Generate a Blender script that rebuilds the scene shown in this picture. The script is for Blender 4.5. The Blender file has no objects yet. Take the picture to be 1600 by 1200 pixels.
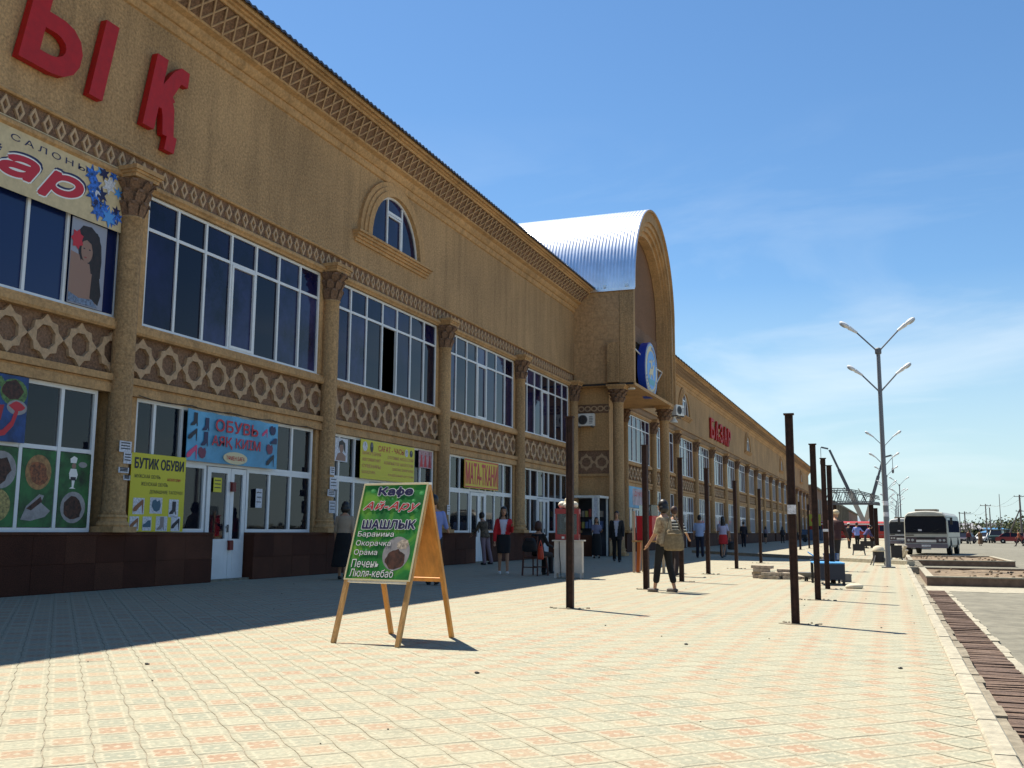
import bpy, math, random
from mathutils import Vector, Matrix, noise
rnd = random.Random(7)
R = math.radians
scn = bpy.context.scene
col = scn.collection

# ------------------------------------------------------------------ camera
def look_basis(yaw, pitch, roll):
    s, c = math.sin, math.cos
    F = Vector((-s(yaw)*c(pitch), c(yaw)*c(pitch), s(pitch)))
    Rt = Vector((c(yaw), s(yaw), 0)); U = Rt.cross(F)
    return F, Rt*c(roll)+U*s(roll), U*c(roll)-Rt*s(roll)
CF, CR, CU = look_basis(R(20.75), R(8.399), R(.4))
CAM = Vector((0, 0, 1.08))
cd = bpy.data.cameras.new('camera'); cam = bpy.data.objects.new('camera', cd); col.objects.link(cam)
cd.sensor_width = 36; cd.lens = 36*1550/1600; cd.clip_end = 6000; cd.clip_start = .05
m = Matrix((CR, CU, -CF)).transposed().to_4x4(); m.translation = CAM
cam.matrix_world = m
scn.camera = cam
def proj(p):
    v = Vector(p)-CAM; d = v.dot(CF)
    if d < .1: return None
    return 800+1550*v.dot(CR)/d, 600-1550*v.dot(CU)/d

# ------------------------------------------------------------------ sky, sun, exposure
SUN_EL, SUN_AZ = R(61.9), math.atan2(-.857, .515)      # azimuth from +Y towards +X
w = bpy.data.worlds.new('World'); scn.world = w; w.use_nodes = True
nt = w.node_tree; nt.nodes.clear()
def N(nt, t, **k):
    n = nt.nodes.new(t)
    for a, b in k.items(): setattr(n, a, b)
    return n
out = N(nt, 'ShaderNodeOutputWorld'); bg = N(nt, 'ShaderNodeBackground'); bg.inputs[1].default_value = .075
sky = N(nt, 'ShaderNodeTexSky', sky_type='NISHITA', sun_disc=False, sun_elevation=SUN_EL, sun_rotation=SUN_AZ,
        altitude=300, air_density=1.1, dust_density=.25, ozone_density=3.2)
tc = N(nt, 'ShaderNodeTexCoord'); mp = N(nt, 'ShaderNodeMapping'); mp.inputs['Scale'].default_value = (1.1, 1.1, 4.2)
mp.inputs['Rotation'].default_value = (.12, .18, .3)
ns = N(nt, 'ShaderNodeTexNoise'); ns.inputs['Scale'].default_value = 2.1; ns.inputs['Detail'].default_value = 7; ns.inputs['Roughness'].default_value = .56
ns.inputs['Distortion'].default_value = .6
rp = N(nt, 'ShaderNodeValToRGB'); rp.color_ramp.elements[0].position = .5; rp.color_ramp.elements[1].position = .78
sx = N(nt, 'ShaderNodeSeparateXYZ')
el = N(nt, 'ShaderNodeMapRange'); el.inputs[1].default_value = .40; el.inputs[2].default_value = .12; el.inputs[3].default_value = 0; el.inputs[4].default_value = .62
mu = N(nt, 'ShaderNodeMath', operation='MULTIPLY')
mixc = N(nt, 'ShaderNodeMixRGB'); mixc.inputs[2].default_value = (7.6, 8.2, 8.5, 1)
L = nt.links.new
L(tc.outputs['Generated'], mp.inputs[0]); L(mp.outputs[0], ns.inputs[0]); L(ns.outputs[0], rp.inputs[0])
L(tc.outputs['Generated'], sx.inputs[0]); L(sx.outputs[2], el.inputs[0]); L(rp.outputs[0], mu.inputs[0]); L(el.outputs[0], mu.inputs[1])
hs = N(nt, 'ShaderNodeHueSaturation'); hs.inputs['Saturation'].default_value = 1.12; hs.inputs['Value'].default_value = 1
hz = N(nt, 'ShaderNodeMapRange'); hz.inputs[1].default_value = .24; hz.inputs[2].default_value = -.02; hz.inputs[3].default_value = 0; hz.inputs[4].default_value = .9
hm = N(nt, 'ShaderNodeMixRGB'); hm.inputs[2].default_value = (5.2, 6.0, 6.2, 1)
L(sx.outputs[2], hz.inputs[0]); L(sky.outputs[0], hs.inputs['Color']); L(hz.outputs[0], hm.inputs[0]); L(hs.outputs[0], hm.inputs[1])
tn = N(nt, 'ShaderNodeMixRGB', blend_type='MULTIPLY'); tn.inputs[0].default_value = 1; tn.inputs[2].default_value = (.93, 1.04, 1.08, 1); L(hm.outputs[0], tn.inputs[1])
L(mu.outputs[0], mixc.inputs[0]); L(tn.outputs[0], mixc.inputs[1]); L(mixc.outputs[0], bg.inputs[0]); L(bg.outputs[0], out.inputs[0])
sd = bpy.data.lights.new('sun', 'SUN'); sd.energy = 5; sd.angle = R(.5); sd.color = (1, .93, .80)
sun = bpy.data.objects.new('sun', sd); col.objects.link(sun)
sv = Vector((math.sin(SUN_AZ)*math.cos(SUN_EL), math.cos(SUN_AZ)*math.cos(SUN_EL), math.sin(SUN_EL)))
sun.rotation_euler = sv.to_track_quat('Z', 'Y').to_euler()
vs = scn.view_settings; vs.view_transform = 'Standard'; vs.look = 'None'; vs.gamma = 1; vs.use_curve_mapping = False
vs.exposure = 0.84

# ------------------------------------------------------------------ materials
MATS = {}
def mat(name, c, rough=.8, metal=0, nscale=0, namt=0, bump=0, bscale=None, c2=None, spec=.5, stretch=None, streak=0):
    if name in MATS: return MATS[name]
    m = bpy.data.materials.new(name); m.use_nodes = True; t = m.node_tree; b = t.nodes['Principled BSDF']; K = t.links.new
    b.inputs['Base Color'].default_value = (*c, 1); b.inputs['Roughness'].default_value = rough
    b.inputs['Metallic'].default_value = metal; b.inputs['Specular IOR Level'].default_value = spec
    if nscale or bump:
        g = N(t, 'ShaderNodeNewGeometry'); src = g.outputs['Position']
        if stretch:
            mp = N(t, 'ShaderNodeMapping'); mp.inputs['Scale'].default_value = stretch; K(src, mp.inputs[0]); src = mp.outputs[0]
    if nscale:
        n = N(t, 'ShaderNodeTexNoise'); n.inputs['Scale'].default_value = nscale; n.inputs['Detail'].default_value = 6; n.inputs['Roughness'].default_value = .65
        K(src, n.inputs[0])
        n2 = N(t, 'ShaderNodeTexNoise'); n2.inputs['Scale'].default_value = nscale*.02; n2.inputs['Detail'].default_value = 4; K(src, n2.inputs[0])
        av = N(t, 'ShaderNodeMath', operation='MULTIPLY_ADD'); av.inputs[1].default_value = .35; K(n2.outputs[0], av.inputs[0]); K(n.outputs[0], av.inputs[2])
        r = N(t, 'ShaderNodeMapRange'); r.inputs[1].default_value = .52; r.inputs[2].default_value = .83; K(av.outputs[0], r.inputs[0])
        mx = N(t, 'ShaderNodeMixRGB'); lo = c2 or tuple(x*(1-namt) for x in c); hi = c if c2 else tuple(min(1, x*(1+namt)) for x in c)
        mx.inputs[1].default_value = (*lo, 1); mx.inputs[2].default_value = (*hi, 1)
        K(r.outputs[0], mx.inputs[0]); last = mx.outputs[0]
        if streak:      # rain-washed dirt running down, and a few broad patches
            ms = N(t, 'ShaderNodeMapping'); ms.inputs['Scale'].default_value = (1.4, 1.4, .12); K(g.outputs['Position'], ms.inputs[0])
            n4 = N(t, 'ShaderNodeTexNoise'); n4.inputs['Scale'].default_value = 1.6; n4.inputs['Detail'].default_value = 7; n4.inputs['Roughness'].default_value = .7; K(ms.outputs[0], n4.inputs[0])
            r4 = N(t, 'ShaderNodeMapRange'); r4.inputs[1].default_value = .46; r4.inputs[2].default_value = .72; r4.inputs[3].default_value = 1; r4.inputs[4].default_value = 1-streak; K(n4.outputs[0], r4.inputs[0])
            n5 = N(t, 'ShaderNodeTexNoise'); n5.inputs['Scale'].default_value = .35; n5.inputs['Detail'].default_value = 5; K(g.outputs['Position'], n5.inputs[0])
            r5 = N(t, 'ShaderNodeMapRange'); r5.inputs[1].default_value = .35; r5.inputs[2].default_value = .65; r5.inputs[3].default_value = 1-streak*.35; r5.inputs[4].default_value = 1+streak*.2; K(n5.outputs[0], r5.inputs[0])
            mm_ = N(t, 'ShaderNodeMath', operation='MULTIPLY'); K(r4.outputs[0], mm_.inputs[0]); K(r5.outputs[0], mm_.inputs[1])
            m5 = N(t, 'ShaderNodeMixRGB', blend_type='MULTIPLY'); m5.inputs[0].default_value = 1; K(last, m5.inputs[1]); K(mm_.outputs[0], m5.inputs[2]); last = m5.outputs[0]
        K(last, b.inputs['Base Color'])
    if bump:
        n3 = N(t, 'ShaderNodeTexNoise'); n3.inputs['Scale'].default_value = bscale or nscale or 40; n3.inputs['Detail'].default_value = 5; K(src, n3.inputs[0])
        bp = N(t, 'ShaderNodeBump'); bp.inputs['Strength'].default_value = bump; bp.inputs['Distance'].default_value = .02
        K(n3.outputs[0], bp.inputs['Height']); K(bp.outputs[0], b.inputs['Normal'])
    MATS[name] = m; return m
PLASTER = mat('roughcast_plaster', (.44, .27, .128), .95, nscale=19, namt=.32, bump=1, bscale=26, streak=.32)
PLASTER2 = mat('smooth_trim_plaster', (.51, .30, .132), .9, streak=.32, nscale=14, namt=.22, bump=.35, bscale=40)
BROWN = mat('brown_coarse_render', (.21, .12, .072), .95, nscale=22, namt=.4, bump=1, bscale=30)
STARM = mat('pale_stone_star', (.47, .31, .18), .85, nscale=14, namt=.18, bump=.3, bscale=60)
GRANITE = mat('polished_brown_granite', (.066, .022, .012), .8, nscale=60, namt=.5, spec=.2)
GRANITE2 = mat('polished_brown_granite_light', (.09, .033, .018), .8, nscale=60, namt=.5, spec=.2)
WHITE = mat('white_upvc', (.74, .74, .74), .35, nscale=3, namt=.05)
WHITED = mat('white_painted_metal', (.72, .70, .65), .45, nscale=8, namt=.12)
DGLASS = mat('dark_window_glass', (.010, .010, .045), .05, spec=.28, nscale=.7, namt=.6)  # colour noise paints in reflections along with dirt on the panes
DGV = [DGLASS, DGLASS, mat('dark_window_glass_curtained', (.022, .024, .075), .07, spec=.32, nscale=.9, namt=.7), mat('dark_window_glass_deep', (.004, .004, .018), .04, spec=.3)]
FILM = mat('navy_window_film', (.008, .018, .085), .12)
RED = mat('red_letter_paint', (.42, .004, .004), .6, nscale=6, namt=.12)
RUST = mat('rusty_steel', (.040, .017, .011), .8, nscale=16, namt=.45, bump=.3, bscale=60)
STEELD = mat('dark_grey_steel', (.12, .12, .125), .5, nscale=10, namt=.2)
DARK = mat('black_plastic', (.015, .015, .017), .5)
RUBBER = mat('tyre_rubber', (.02, .02, .02), .9)
CHROME = mat('bright_metal', (.6, .6, .6), .25, 1)
ZINC = mat('galvanised_sheet', (.80, .83, .88), .30, .85, nscale=1.2, namt=.12)
ROOFM = mat('dark_roof_sheet', (.05, .05, .065), .5)
CONC = mat('pale_concrete', (0.3465, 0.3157, 0.2387), .95, nscale=9, namt=.2, bump=.5, bscale=25)
CONCD = mat('dirty_concrete', (0.2233, 0.1925, 0.1386), .95, nscale=9, namt=.3, bump=.6, bscale=20)
ASPH = mat('worn_asphalt', (0.1694, 0.1578, 0.1193), .95, nscale=3, namt=.25, bump=.4, bscale=40)
SOIL = mat('dry_brown_soil', (0.1848, 0.1347, 0.0847), 1, nscale=5, namt=.4, bump=1, bscale=8)
DIRT = mat('dusty_ground', (0.2233, 0.2002, 0.1463), 1, nscale=.6, namt=.25, bump=.3, bscale=3)
WOOD = mat('raw_timber', (.46, .25, .085), .7, nscale=20, namt=.3, bump=.2, bscale=30, stretch=(1, 1, .12))
PLY = mat('varnished_plywood', (.56, .25, .05), .55, nscale=12, namt=.25, stretch=(1, 1, .1))
YEL = mat('yellow_banner_vinyl', (.62, .55, .02), .5)
YEL2 = mat('orange_yellow_banner', (.68, .48, .03), .5)
BLU = mat('light_blue_banner', (.10, .36, .58), .5, nscale=.8, namt=.3)
CREAM = mat('cream_banner', (.60, .47, .27), .6, nscale=8, namt=.1)
INK = mat('black_ink', (.008, .008, .02), .5)
NAVYINK = mat('navy_ink', (.012, .012, .07), .5)
REDINK = mat('red_ink', (.52, .015, .03), .5)
PINK = mat('pink_ink', (.62, .05, .16), .5)
WINK = mat('white_ink', (.82, .80, .76), .5)
GREENP = mat('green_poster', (.012, .085, .02), .5, nscale=3, namt=.8)
BLUEP = mat('blue_poster', (.006, .04, .16), .5, nscale=2, namt=.8)
MEAT = mat('grilled_food', (.055, .018, .01), .6, nscale=18, namt=.8)
PLATE = mat('plate_print', (.30, .28, .28), .5, nscale=10, namt=.2)
LEAFG = mat('lettuce_print', (.08, .16, .04), .5, nscale=20, namt=.6)
SNOWB = mat('blue_flower_print', (.03, .14, .55), .5, nscale=16, namt=.8)
SKIN = mat('skin', (.42, .22, .13), .6)
SKINP = mat('printed_skin', (.30, .175, .13), .6)
HAIR = mat('black_hair', (.012, .009, .008), .45)
HAIRB = mat('printed_dark_hair', (.016, .007, .007), .5, nscale=14, namt=.5)
BLUEM = mat('royal_blue_enamel', (.01, .055, .42), .4)
SKYB = mat('sky_blue_enamel', (.08, .30, .72), .4)
GOLD = mat('gold_cream_paint', (.66, .56, .33), .5)
LAMPW = mat('street_lamp_white', (.72, .72, .72), .4)
PAPER = mat('paper_notice', (.62, .62, .66), .8, nscale=30, namt=.3)
LEAF = mat('dry_foliage', (.085, .095, .04), 1, nscale=2, namt=.5)
HILLM = mat('far_hill', (.20, .24, .28), 1)
BRICKM = mat('raw_brickwork', (.22, .13, .085), .95, nscale=3, namt=.35, bump=.5)
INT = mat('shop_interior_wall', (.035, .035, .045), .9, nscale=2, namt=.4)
SLABM = mat('paving_slab_concrete', (.40, .33, .25), .95, nscale=12, namt=.3)
def paint(name, c, rough=.4): return mat(name, c, rough, nscale=4, namt=.08)
def glassmix(name, fac, tint):
    m = bpy.data.materials.new(name); m.use_nodes = True; t = m.node_tree; t.nodes.clear(); K = t.links.new
    o = N(t, 'ShaderNodeOutputMaterial'); a = N(t, 'ShaderNodeMixShader'); d = N(t, 'ShaderNodeMixShader'); tr = N(t, 'ShaderNodeBsdfTransparent')
    g = N(t, 'ShaderNodeBsdfGlossy'); f = N(t, 'ShaderNodeFresnel'); df = N(t, 'ShaderNodeBsdfDiffuse')
    tr.inputs[0].default_value = (*tint, 1); g.inputs['Roughness'].default_value = .02; f.inputs[0].default_value = 1.5
    df.inputs[0].default_value = (.03, .035, .06, 1); d.inputs[0].default_value = fac
    K(tr.outputs[0], d.inputs[1]); K(df.outputs[0], d.inputs[2]); K(f.outputs[0], a.inputs[0]); K(d.outputs[0], a.inputs[1]); K(g.outputs[0], a.inputs[2]); K(a.outputs[0], o.inputs[0])
    MATS[name] = m; return m
SGLASS = glassmix('shop_window_glass', .25, (.75, .78, .8))

# paving material: grid turned 45 degrees, red and grey pavers alternate; works in world space so single pavers and sheet agree
PS = .225
def paving_mat():
    m = bpy.data.materials.new('patterned_pavers'); m.use_nodes = True; t = m.node_tree; b = t.nodes['Principled BSDF']; K = t.links.new
    b.inputs['Roughness'].default_value = .9; b.inputs['Specular IOR Level'].default_value = .2
    def M(op, a, b_=None, c=None):
        n = N(t, 'ShaderNodeMath', operation=op)
        for i, v in enumerate((a, b_, c)):
            if v is None: continue
            if isinstance(v, (int, float)): n.inputs[i].default_value = v
            else: K(v, n.inputs[i])
        return n.outputs[0]
    g = N(t, 'ShaderNodeNewGeometry'); s = N(t, 'ShaderNodeSeparateXYZ'); K(g.outputs['Position'], s.inputs[0])
    k = 1/(PS*math.sqrt(2))
    u = M('MULTIPLY', M('ADD', s.outputs[0], s.outputs[1]), k); v = M('MULTIPLY', M('SUBTRACT', s.outputs[1], s.outputs[0]), k)
    fu, fv = M('FLOOR', u), M('FLOOR', v)
    a, c = M('SUBTRACT', M('SUBTRACT', u, fu), .5), M('SUBTRACT', M('SUBTRACT', v, fv), .5)
    par = M('FLOORED_MODULO', M('ADD', fu, fv), 2)
    aa, ac = M('ABSOLUTE', a), M('ABSOLUTE', c)
    # wide pale margin with a frilled outline round a coloured field
    wv = M('MULTIPLY', M('SINE', M('MULTIPLY', a, 34)), .022); wv2 = M('MULTIPLY', M('SINE', M('MULTIPLY', c, 34)), .022)
    mxd = M('MAXIMUM', M('ADD', aa, wv2), M('ADD', M('MULTIPLY', ac, .94), wv))
    margin = M('GREATER_THAN', mxd, .37); line = M('MULTIPLY', M('GREATER_THAN', mxd, .315), M('LESS_THAN', mxd, .37))
    cross = M('MAXIMUM', M('LESS_THAN', M('ADD', aa, M('MULTIPLY', ac, .6)), .085), M('MULTIPLY', M('GREATER_THAN', aa, .2), M('LESS_THAN', ac, .05)))
    line = M('MAXIMUM', line, M('MULTIPLY', cross, .8))
    cv = N(t, 'ShaderNodeCombineXYZ'); K(fu, cv.inputs[0]); K(fv, cv.inputs[1])
    wn = N(t, 'ShaderNodeTexWhiteNoise'); wn.noise_dimensions = '3D'; K(cv.outputs[0], wn.inputs[0])
    w2_ = M('POWER', wn.outputs[0], 1.6)
    red = N(t, 'ShaderNodeMixRGB'); red.inputs[1].default_value = (.330, .212, .142, 1); red.inputs[2].default_value = (.365, .29, .20, 1); K(w2_, red.inputs[0])
    gry = N(t, 'ShaderNodeMixRGB'); gry.inputs[1].default_value = (0.2605, 0.2680, 0.2076, 1); gry.inputs[2].default_value = (0.3473, 0.3397, 0.2529, 1); K(w2_, gry.inputs[0])
    c1 = N(t, 'ShaderNodeMixRGB'); K(par, c1.inputs[0]); K(gry.outputs[0], c1.inputs[1]); K(red.outputs[0], c1.inputs[2])
    c1b = N(t, 'ShaderNodeMixRGB'); K(M('MULTIPLY', margin, .85), c1b.inputs[0]); K(c1.outputs[0], c1b.inputs[1]); c1b.inputs[2].default_value = (0.3209, 0.3095, 0.2303, 1)
    c2 = N(t, 'ShaderNodeMixRGB'); K(M('MULTIPLY', line, .85), c2.inputs[0]); K(c1b.outputs[0], c2.inputs[1]); c2.inputs[2].default_value = (0.4228, 0.3926, 0.2907, 1)
    # joints, where the sheet is flat
    j = M('GREATER_THAN', M('MAXIMUM', aa, ac), .485)
    c3 = N(t, 'ShaderNodeMixRGB'); K(M('MULTIPLY', j, .3), c3.inputs[0]); K(c2.outputs[0], c3.inputs[1]); c3.inputs[2].default_value = (.25, .21, .15, 1)
    # dust film and worn areas
    n1 = N(t, 'ShaderNodeTexNoise'); n1.inputs['Scale'].default_value = .55; n1.inputs['Detail'].default_value = 5; K(g.outputs['Position'], n1.inputs[0])
    n2 = N(t, 'ShaderNodeTexNoise'); n2.inputs['Scale'].default_value = 40; n2.inputs['Detail'].default_value = 4; K(g.outputs['Position'], n2.inputs[0])
    r1 = N(t, 'ShaderNodeMapRange'); r1.inputs[1].default_value = .35; r1.inputs[2].default_value = .7; r1.inputs[3].default_value = .05; r1.inputs[4].default_value = .58; K(n1.outputs[0], r1.inputs[0])
    c4 = N(t, 'ShaderNodeMixRGB'); K(r1.outputs[0], c4.inputs[0]); K(c3.outputs[0], c4.inputs[1]); c4.inputs[2].default_value = (0.3586, 0.3284, 0.2341, 1)
    r2 = N(t, 'ShaderNodeMapRange'); r2.inputs[1].default_value = .3; r2.inputs[2].default_value = .7; r2.inputs[3].default_value = .82; r2.inputs[4].default_value = 1.12; K(n2.outputs[0], r2.inputs[0])
    c5 = N(t, 'ShaderNodeMixRGB', blend_type='MULTIPLY'); c5.inputs[0].default_value = 1; K(c4.outputs[0], c5.inputs[1]); K(r2.outputs[0], c5.inputs[2]); n3 = N(t, 'ShaderNodeTexNoise'); n3.inputs['Scale'].default_value = 1.7; n3.inputs['Detail'].default_value = 8; n3.inputs['Roughness'].default_value = .72; K(g.outputs['Position'], n3.inputs[0])
    r3 = N(t, 'ShaderNodeMapRange'); r3.inputs[1].default_value = .58; r3.inputs[2].default_value = .70; r3.inputs[3].default_value = 1; r3.inputs[4].default_value = .80; K(n3.outputs[0], r3.inputs[0])
    c6 = N(t, 'ShaderNodeMixRGB', blend_type='MULTIPLY'); c6.inputs[0].default_value = 1; K(c5.outputs[0], c6.inputs[1]); K(r3.outputs[0], c6.inputs[2]); K(c6.outputs[0], b.inputs['Base Color'])
    bp = N(t, 'ShaderNodeBump'); bp.inputs['Strength'].default_value = .25; bp.inputs['Distance'].default_value = .01; K(n2.outputs[0], bp.inputs['Height']); K(bp.outputs[0], b.inputs['Normal'])
    return m
PAVE = paving_mat()

# ------------------------------------------------------------------ mesh builder and object helpers
class MB:
    def __init__(s): s.v = []; s.f = []
    def add(s, vs, fs):
        o = len(s.v); s.v += [tuple(p) for p in vs]; s.f += [tuple(i+o for i in f) for f in fs]; return s
    def box(s, x0, x1, y0, y1, z0, z1):
        vs = [(x, y, z) for z in (z0, z1) for y in (y0, y1) for x in (x0, x1)]
        return s.add(vs, [(0, 2, 3, 1), (4, 5, 7, 6), (0, 1, 5, 4), (2, 6, 7, 3), (0, 4, 6, 2), (1, 3, 7, 5)])
    def bar(s, p, q, w, h=None, up=(0, 0, 1)):
        p, q = Vector(p), Vector(q); h = h or w; d = (q-p).normalized(); a = d.cross(Vector(up))
        if a.length < 1e-3: a = d.cross(Vector((0, 1, 0)))
        a.normalize(); b = a.cross(d); vs = [e+a*i*w/2+b*j*h/2 for e in (p, q) for i, j in ((-1, -1), (1, -1), (1, 1), (-1, 1))]
        return s.add(vs, [(0, 3, 2, 1), (4, 5, 6, 7), (0, 1, 5, 4), (1, 2, 6, 5), (2, 3, 7, 6), (3, 0, 4, 7)])
    def tube(s, pts, r, n=8, cap=True):
        pts = [Vector(p) for p in pts]; rs = r if isinstance(r, (list, tuple)) else [r]*len(pts); vs = []; fs = []; a = None
        for i, p in enumerate(pts):
            d = (pts[min(i+1, len(pts)-1)]-pts[max(i-1, 0)]).normalized()
            if a is None: a = d.cross(Vector((0, 0, 1))) if abs(d.z) < .9 else d.cross(Vector((0, 1, 0)))
            a = (a-d*a.dot(d)).normalized(); b = d.cross(a)
            vs += [p+(a*math.cos(t)+b*math.sin(t))*rs[i] for t in (2*math.pi*k/n for k in range(n))]
        for i in range(len(pts)-1):
            fs += [(i*n+k, i*n+(k+1) % n, (i+1)*n+(k+1) % n, (i+1)*n+k) for k in range(n)]
        if cap: fs += [tuple(range(n))[::-1], tuple((len(pts)-1)*n+k for k in range(n))]
        return s.add(vs, fs)
    def lathe(s, c, prof, n=16, a0=0, a1=2*math.pi, squash=1):
        full = abs(a1-a0-2*math.pi) < 1e-6; m_ = n if full else n+1; vs = []; fs = []
        for r_, z in prof: vs += [(c[0]+r_*math.cos(a0+(a1-a0)*k/n), c[1]+squash*r_*math.sin(a0+(a1-a0)*k/n), c[2]+z) for k in range(m_)]
        for i in range(len(prof)-1):
            for k in range(n): fs.append((i*m_+k, i*m_+(k+1) % m_, (i+1)*m_+(k+1) % m_, (i+1)*m_+k))
        fs += [tuple(range(m_))[::-1], tuple((len(prof)-1)*m_+k for k in range(m_))]
        return s.add(vs, fs)
    def ell(s, c, r_, n=12, m_=8, rot=None):
        vs = []; fs = []
        for i in range(m_+1):
            for k in range(n):
                p = Vector((r_[0]*math.sin(math.pi*i/m_)*math.cos(2*math.pi*k/n), r_[1]*math.sin(math.pi*i/m_)*math.sin(2*math.pi*k/n), r_[2]*math.cos(math.pi*i/m_)))
                if rot: p = rot @ p
                vs.append(Vector(c)+p)
        for i in range(m_):
            for k in range(n): fs.append((i*n+k, (i+1)*n+k, (i+1)*n+(k+1) % n, i*n+(k+1) % n))
        return s.add(vs, fs)
    def prism(s, pts, fn, d0, d1):           # closed 2-D outline, fn(u,v,d) -> xyz
        n = len(pts); vs = [fn(u, v, d0) for u, v in pts]+[fn(u, v, d1) for u, v in pts]
        return s.add(vs, [tuple(range(n))[::-1], tuple(range(n, 2*n))]+[(i, (i+1) % n, n+(i+1) % n, n+i) for i in range(n)])
    def ring(s, outer, inner, fn, d0, d1):   # outline with a hole, same count of points
        n = len(outer); vs = [fn(u, v, d) for d in (d0, d1) for L_ in (outer, inner) for u, v in L_]; fs = []
        for i in range(n):
            j = (i+1) % n
            fs += [(2*n+i, 2*n+j, 3*n+j, 3*n+i), (i, n+i, n+j, j), (i, j, 2*n+j, 2*n+i), (n+i, 3*n+i, 3*n+j, n+j)]
        return s.add(vs, fs)
    def quad(s, a, b, c, d): return s.add([a, b, c, d], [(0, 1, 2, 3)])
ORI = {}
def link(o, parent=None):
    col.objects.link(o)
    if parent is not None: o.parent = parent
    return o
def mesh_of(mb, name, mats, smooth=False):
    me = bpy.data.meshes.new(name); me.from_pydata(mb.v, [], mb.f); me.update()
    for x in (mats if isinstance(mats, (list, tuple)) else [mats]): me.materials.append(x)
    if smooth: me.polygons.foreach_set('use_smooth', [True]*len(me.polygons))
    return me
def mk(name, mb, mats, parent=None, smooth=False, origin=None, **props):
    """mesh in world coordinates (or in the thing's own coordinates when its Empty was made with local=True)"""
    po = ORI.get(parent.name, Vector()) if parent is not None else Vector()
    og = Vector(origin) if origin is not None else (po if parent is not None else Vector())
    if og.length: mb.v = [(a-og.x, b-og.y, c-og.z) for a, b, c in mb.v]
    o = bpy.data.objects.new(name, mesh_of(mb, name, mats, smooth)); o.location = og-po if parent is not None else og
    link(o, parent); ORI[o.name] = og
    for k, v in props.items(): o[k] = v
    return o
def share(name, me, loc, parent, rot=None, **props):
    """another object on a shared mesh, at a place given in the parent's frame"""
    o = bpy.data.objects.new(name, me); o.location = loc
    if rot is not None: o.rotation_euler = rot
    link(o, parent); ORI[o.name] = Vector()
    for k, v in props.items(): o[k] = v
    return o
def thing(name, label, cat, loc=(0, 0, 0), rz=0, group=None, local=True):
    o = bpy.data.objects.new(name, None); o.empty_display_size = .2; o.location = loc; o.rotation_euler = (0, 0, rz); col.objects.link(o)
    o['label'] = label; o['category'] = cat
    if group: o['group'] = group
    ORI[o.name] = Vector() if local else Vector(loc)
    return o
def clone(o, parent=None):
    c = o.copy(); col.objects.link(c); ORI[c.name] = ORI.get(o.name, Vector())
    if parent is not None: c.parent = parent
    for ch in list(o.children): clone(ch, c)
    return c
def structure(name, mb, mats, **k): return mk(name, mb, mats, kind='structure', **k)

def text_mb(s, bold=0, shear=0, spacing=1.0):
    cu = bpy.data.curves.new('t', 'FONT'); cu.body = s; cu.offset = bold; cu.shear = shear; cu.resolution_u = 3; cu.space_character = spacing
    cu.fill_mode = 'FRONT' if False else 'BOTH'
    o = bpy.data.objects.new('t', cu); col.objects.link(o)
    dg = bpy.context.evaluated_depsgraph_get(); me = bpy.data.meshes.new_from_object(o.evaluated_get(dg))
    vs = [tuple(v.co) for v in me.vertices]; fs = [tuple(p.vertices) for p in me.polygons]
    bpy.data.objects.remove(o); bpy.data.meshes.remove(me)
    return vs, fs
def text_units(s, shear, spacing):
    # the built-in ф loses its body when filled: drawn as о with a stem of its own
    vs, fs = text_mb(s.replace('ф', 'о'), 0, shear, spacing)
    if 'ф' in s:
        i = s.index('ф'); x0 = max(v[0] for v in text_mb(s[:i], 0, 0, spacing)[0]) if i else 0; x1 = max(v[0] for v in text_mb(s[:i]+'о', 0, 0, spacing)[0]); xc = (x0+x1)/2+.02; n = len(vs)
        vs = vs+[(xc-.05, -.2, 0), (xc+.05, -.2, 0), (xc+.05, .72, 0), (xc-.05, .72, 0)]; fs = fs+[(n, n+1, n+2, n+3)]
    return vs, fs
def text_fit(s, fn, u0, u1, v0, v1, mb=None, bold=0, shear=0, spacing=1.0, d=0, wt=None):
    """flat print: the words scaled into the rectangle; fn(u,v,d) places them; weight comes from stepped copies"""
    mb = mb or MB(); vs, fs = text_units(s, shear, spacing)
    if not vs: return mb
    a, b = min(v[0] for v in vs), max(v[0] for v in vs); c, e = min(v[1] for v in vs), max(v[1] for v in vs)
    r_ = wt if wt is not None else bold*(v1-v0)*1.2; n = 1 if r_ <= 0 else 8
    for k in range(n):
        du, dv = (r_*math.cos(2*math.pi*k/n), r_*math.sin(2*math.pi*k/n)) if n > 1 else (0, 0)
        mb.add([fn(u0+r_+(v[0]-a)/(b-a)*(u1-u0-2*r_)+du, v0+r_+(v[1]-c)/(e-c)*(v1-v0-2*r_)+dv, d+.00012*k) for v in vs], fs)
    return mb
FX = -13.1
def fac(o): return lambda u, v, d=0: (FX+o+d, u, v)          # facade print: u = along, v = height, d = outwards
def circ(cu, cv, ru, rv, n=20, a0=0): return [(cu+ru*math.cos(a0+2*math.pi*k/n), cv+rv*math.sin(a0+2*math.pi*k/n)) for k in range(n)]
def blob(cu, cv, ru, rv, n=14, j=.2): 
    return [(cu+ru*(1+rnd.uniform(-j, j))*math.cos(2*math.pi*k/n), cv+rv*(1+rnd.uniform(-j, j))*math.sin(2*math.pi*k/n)) for k in range(n)]
def flat(pts, fn, d, mb=None): 
    mb = mb or MB(); return mb.add([fn(u, v, d) for u, v in pts], [tuple(range(len(pts)))])

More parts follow.
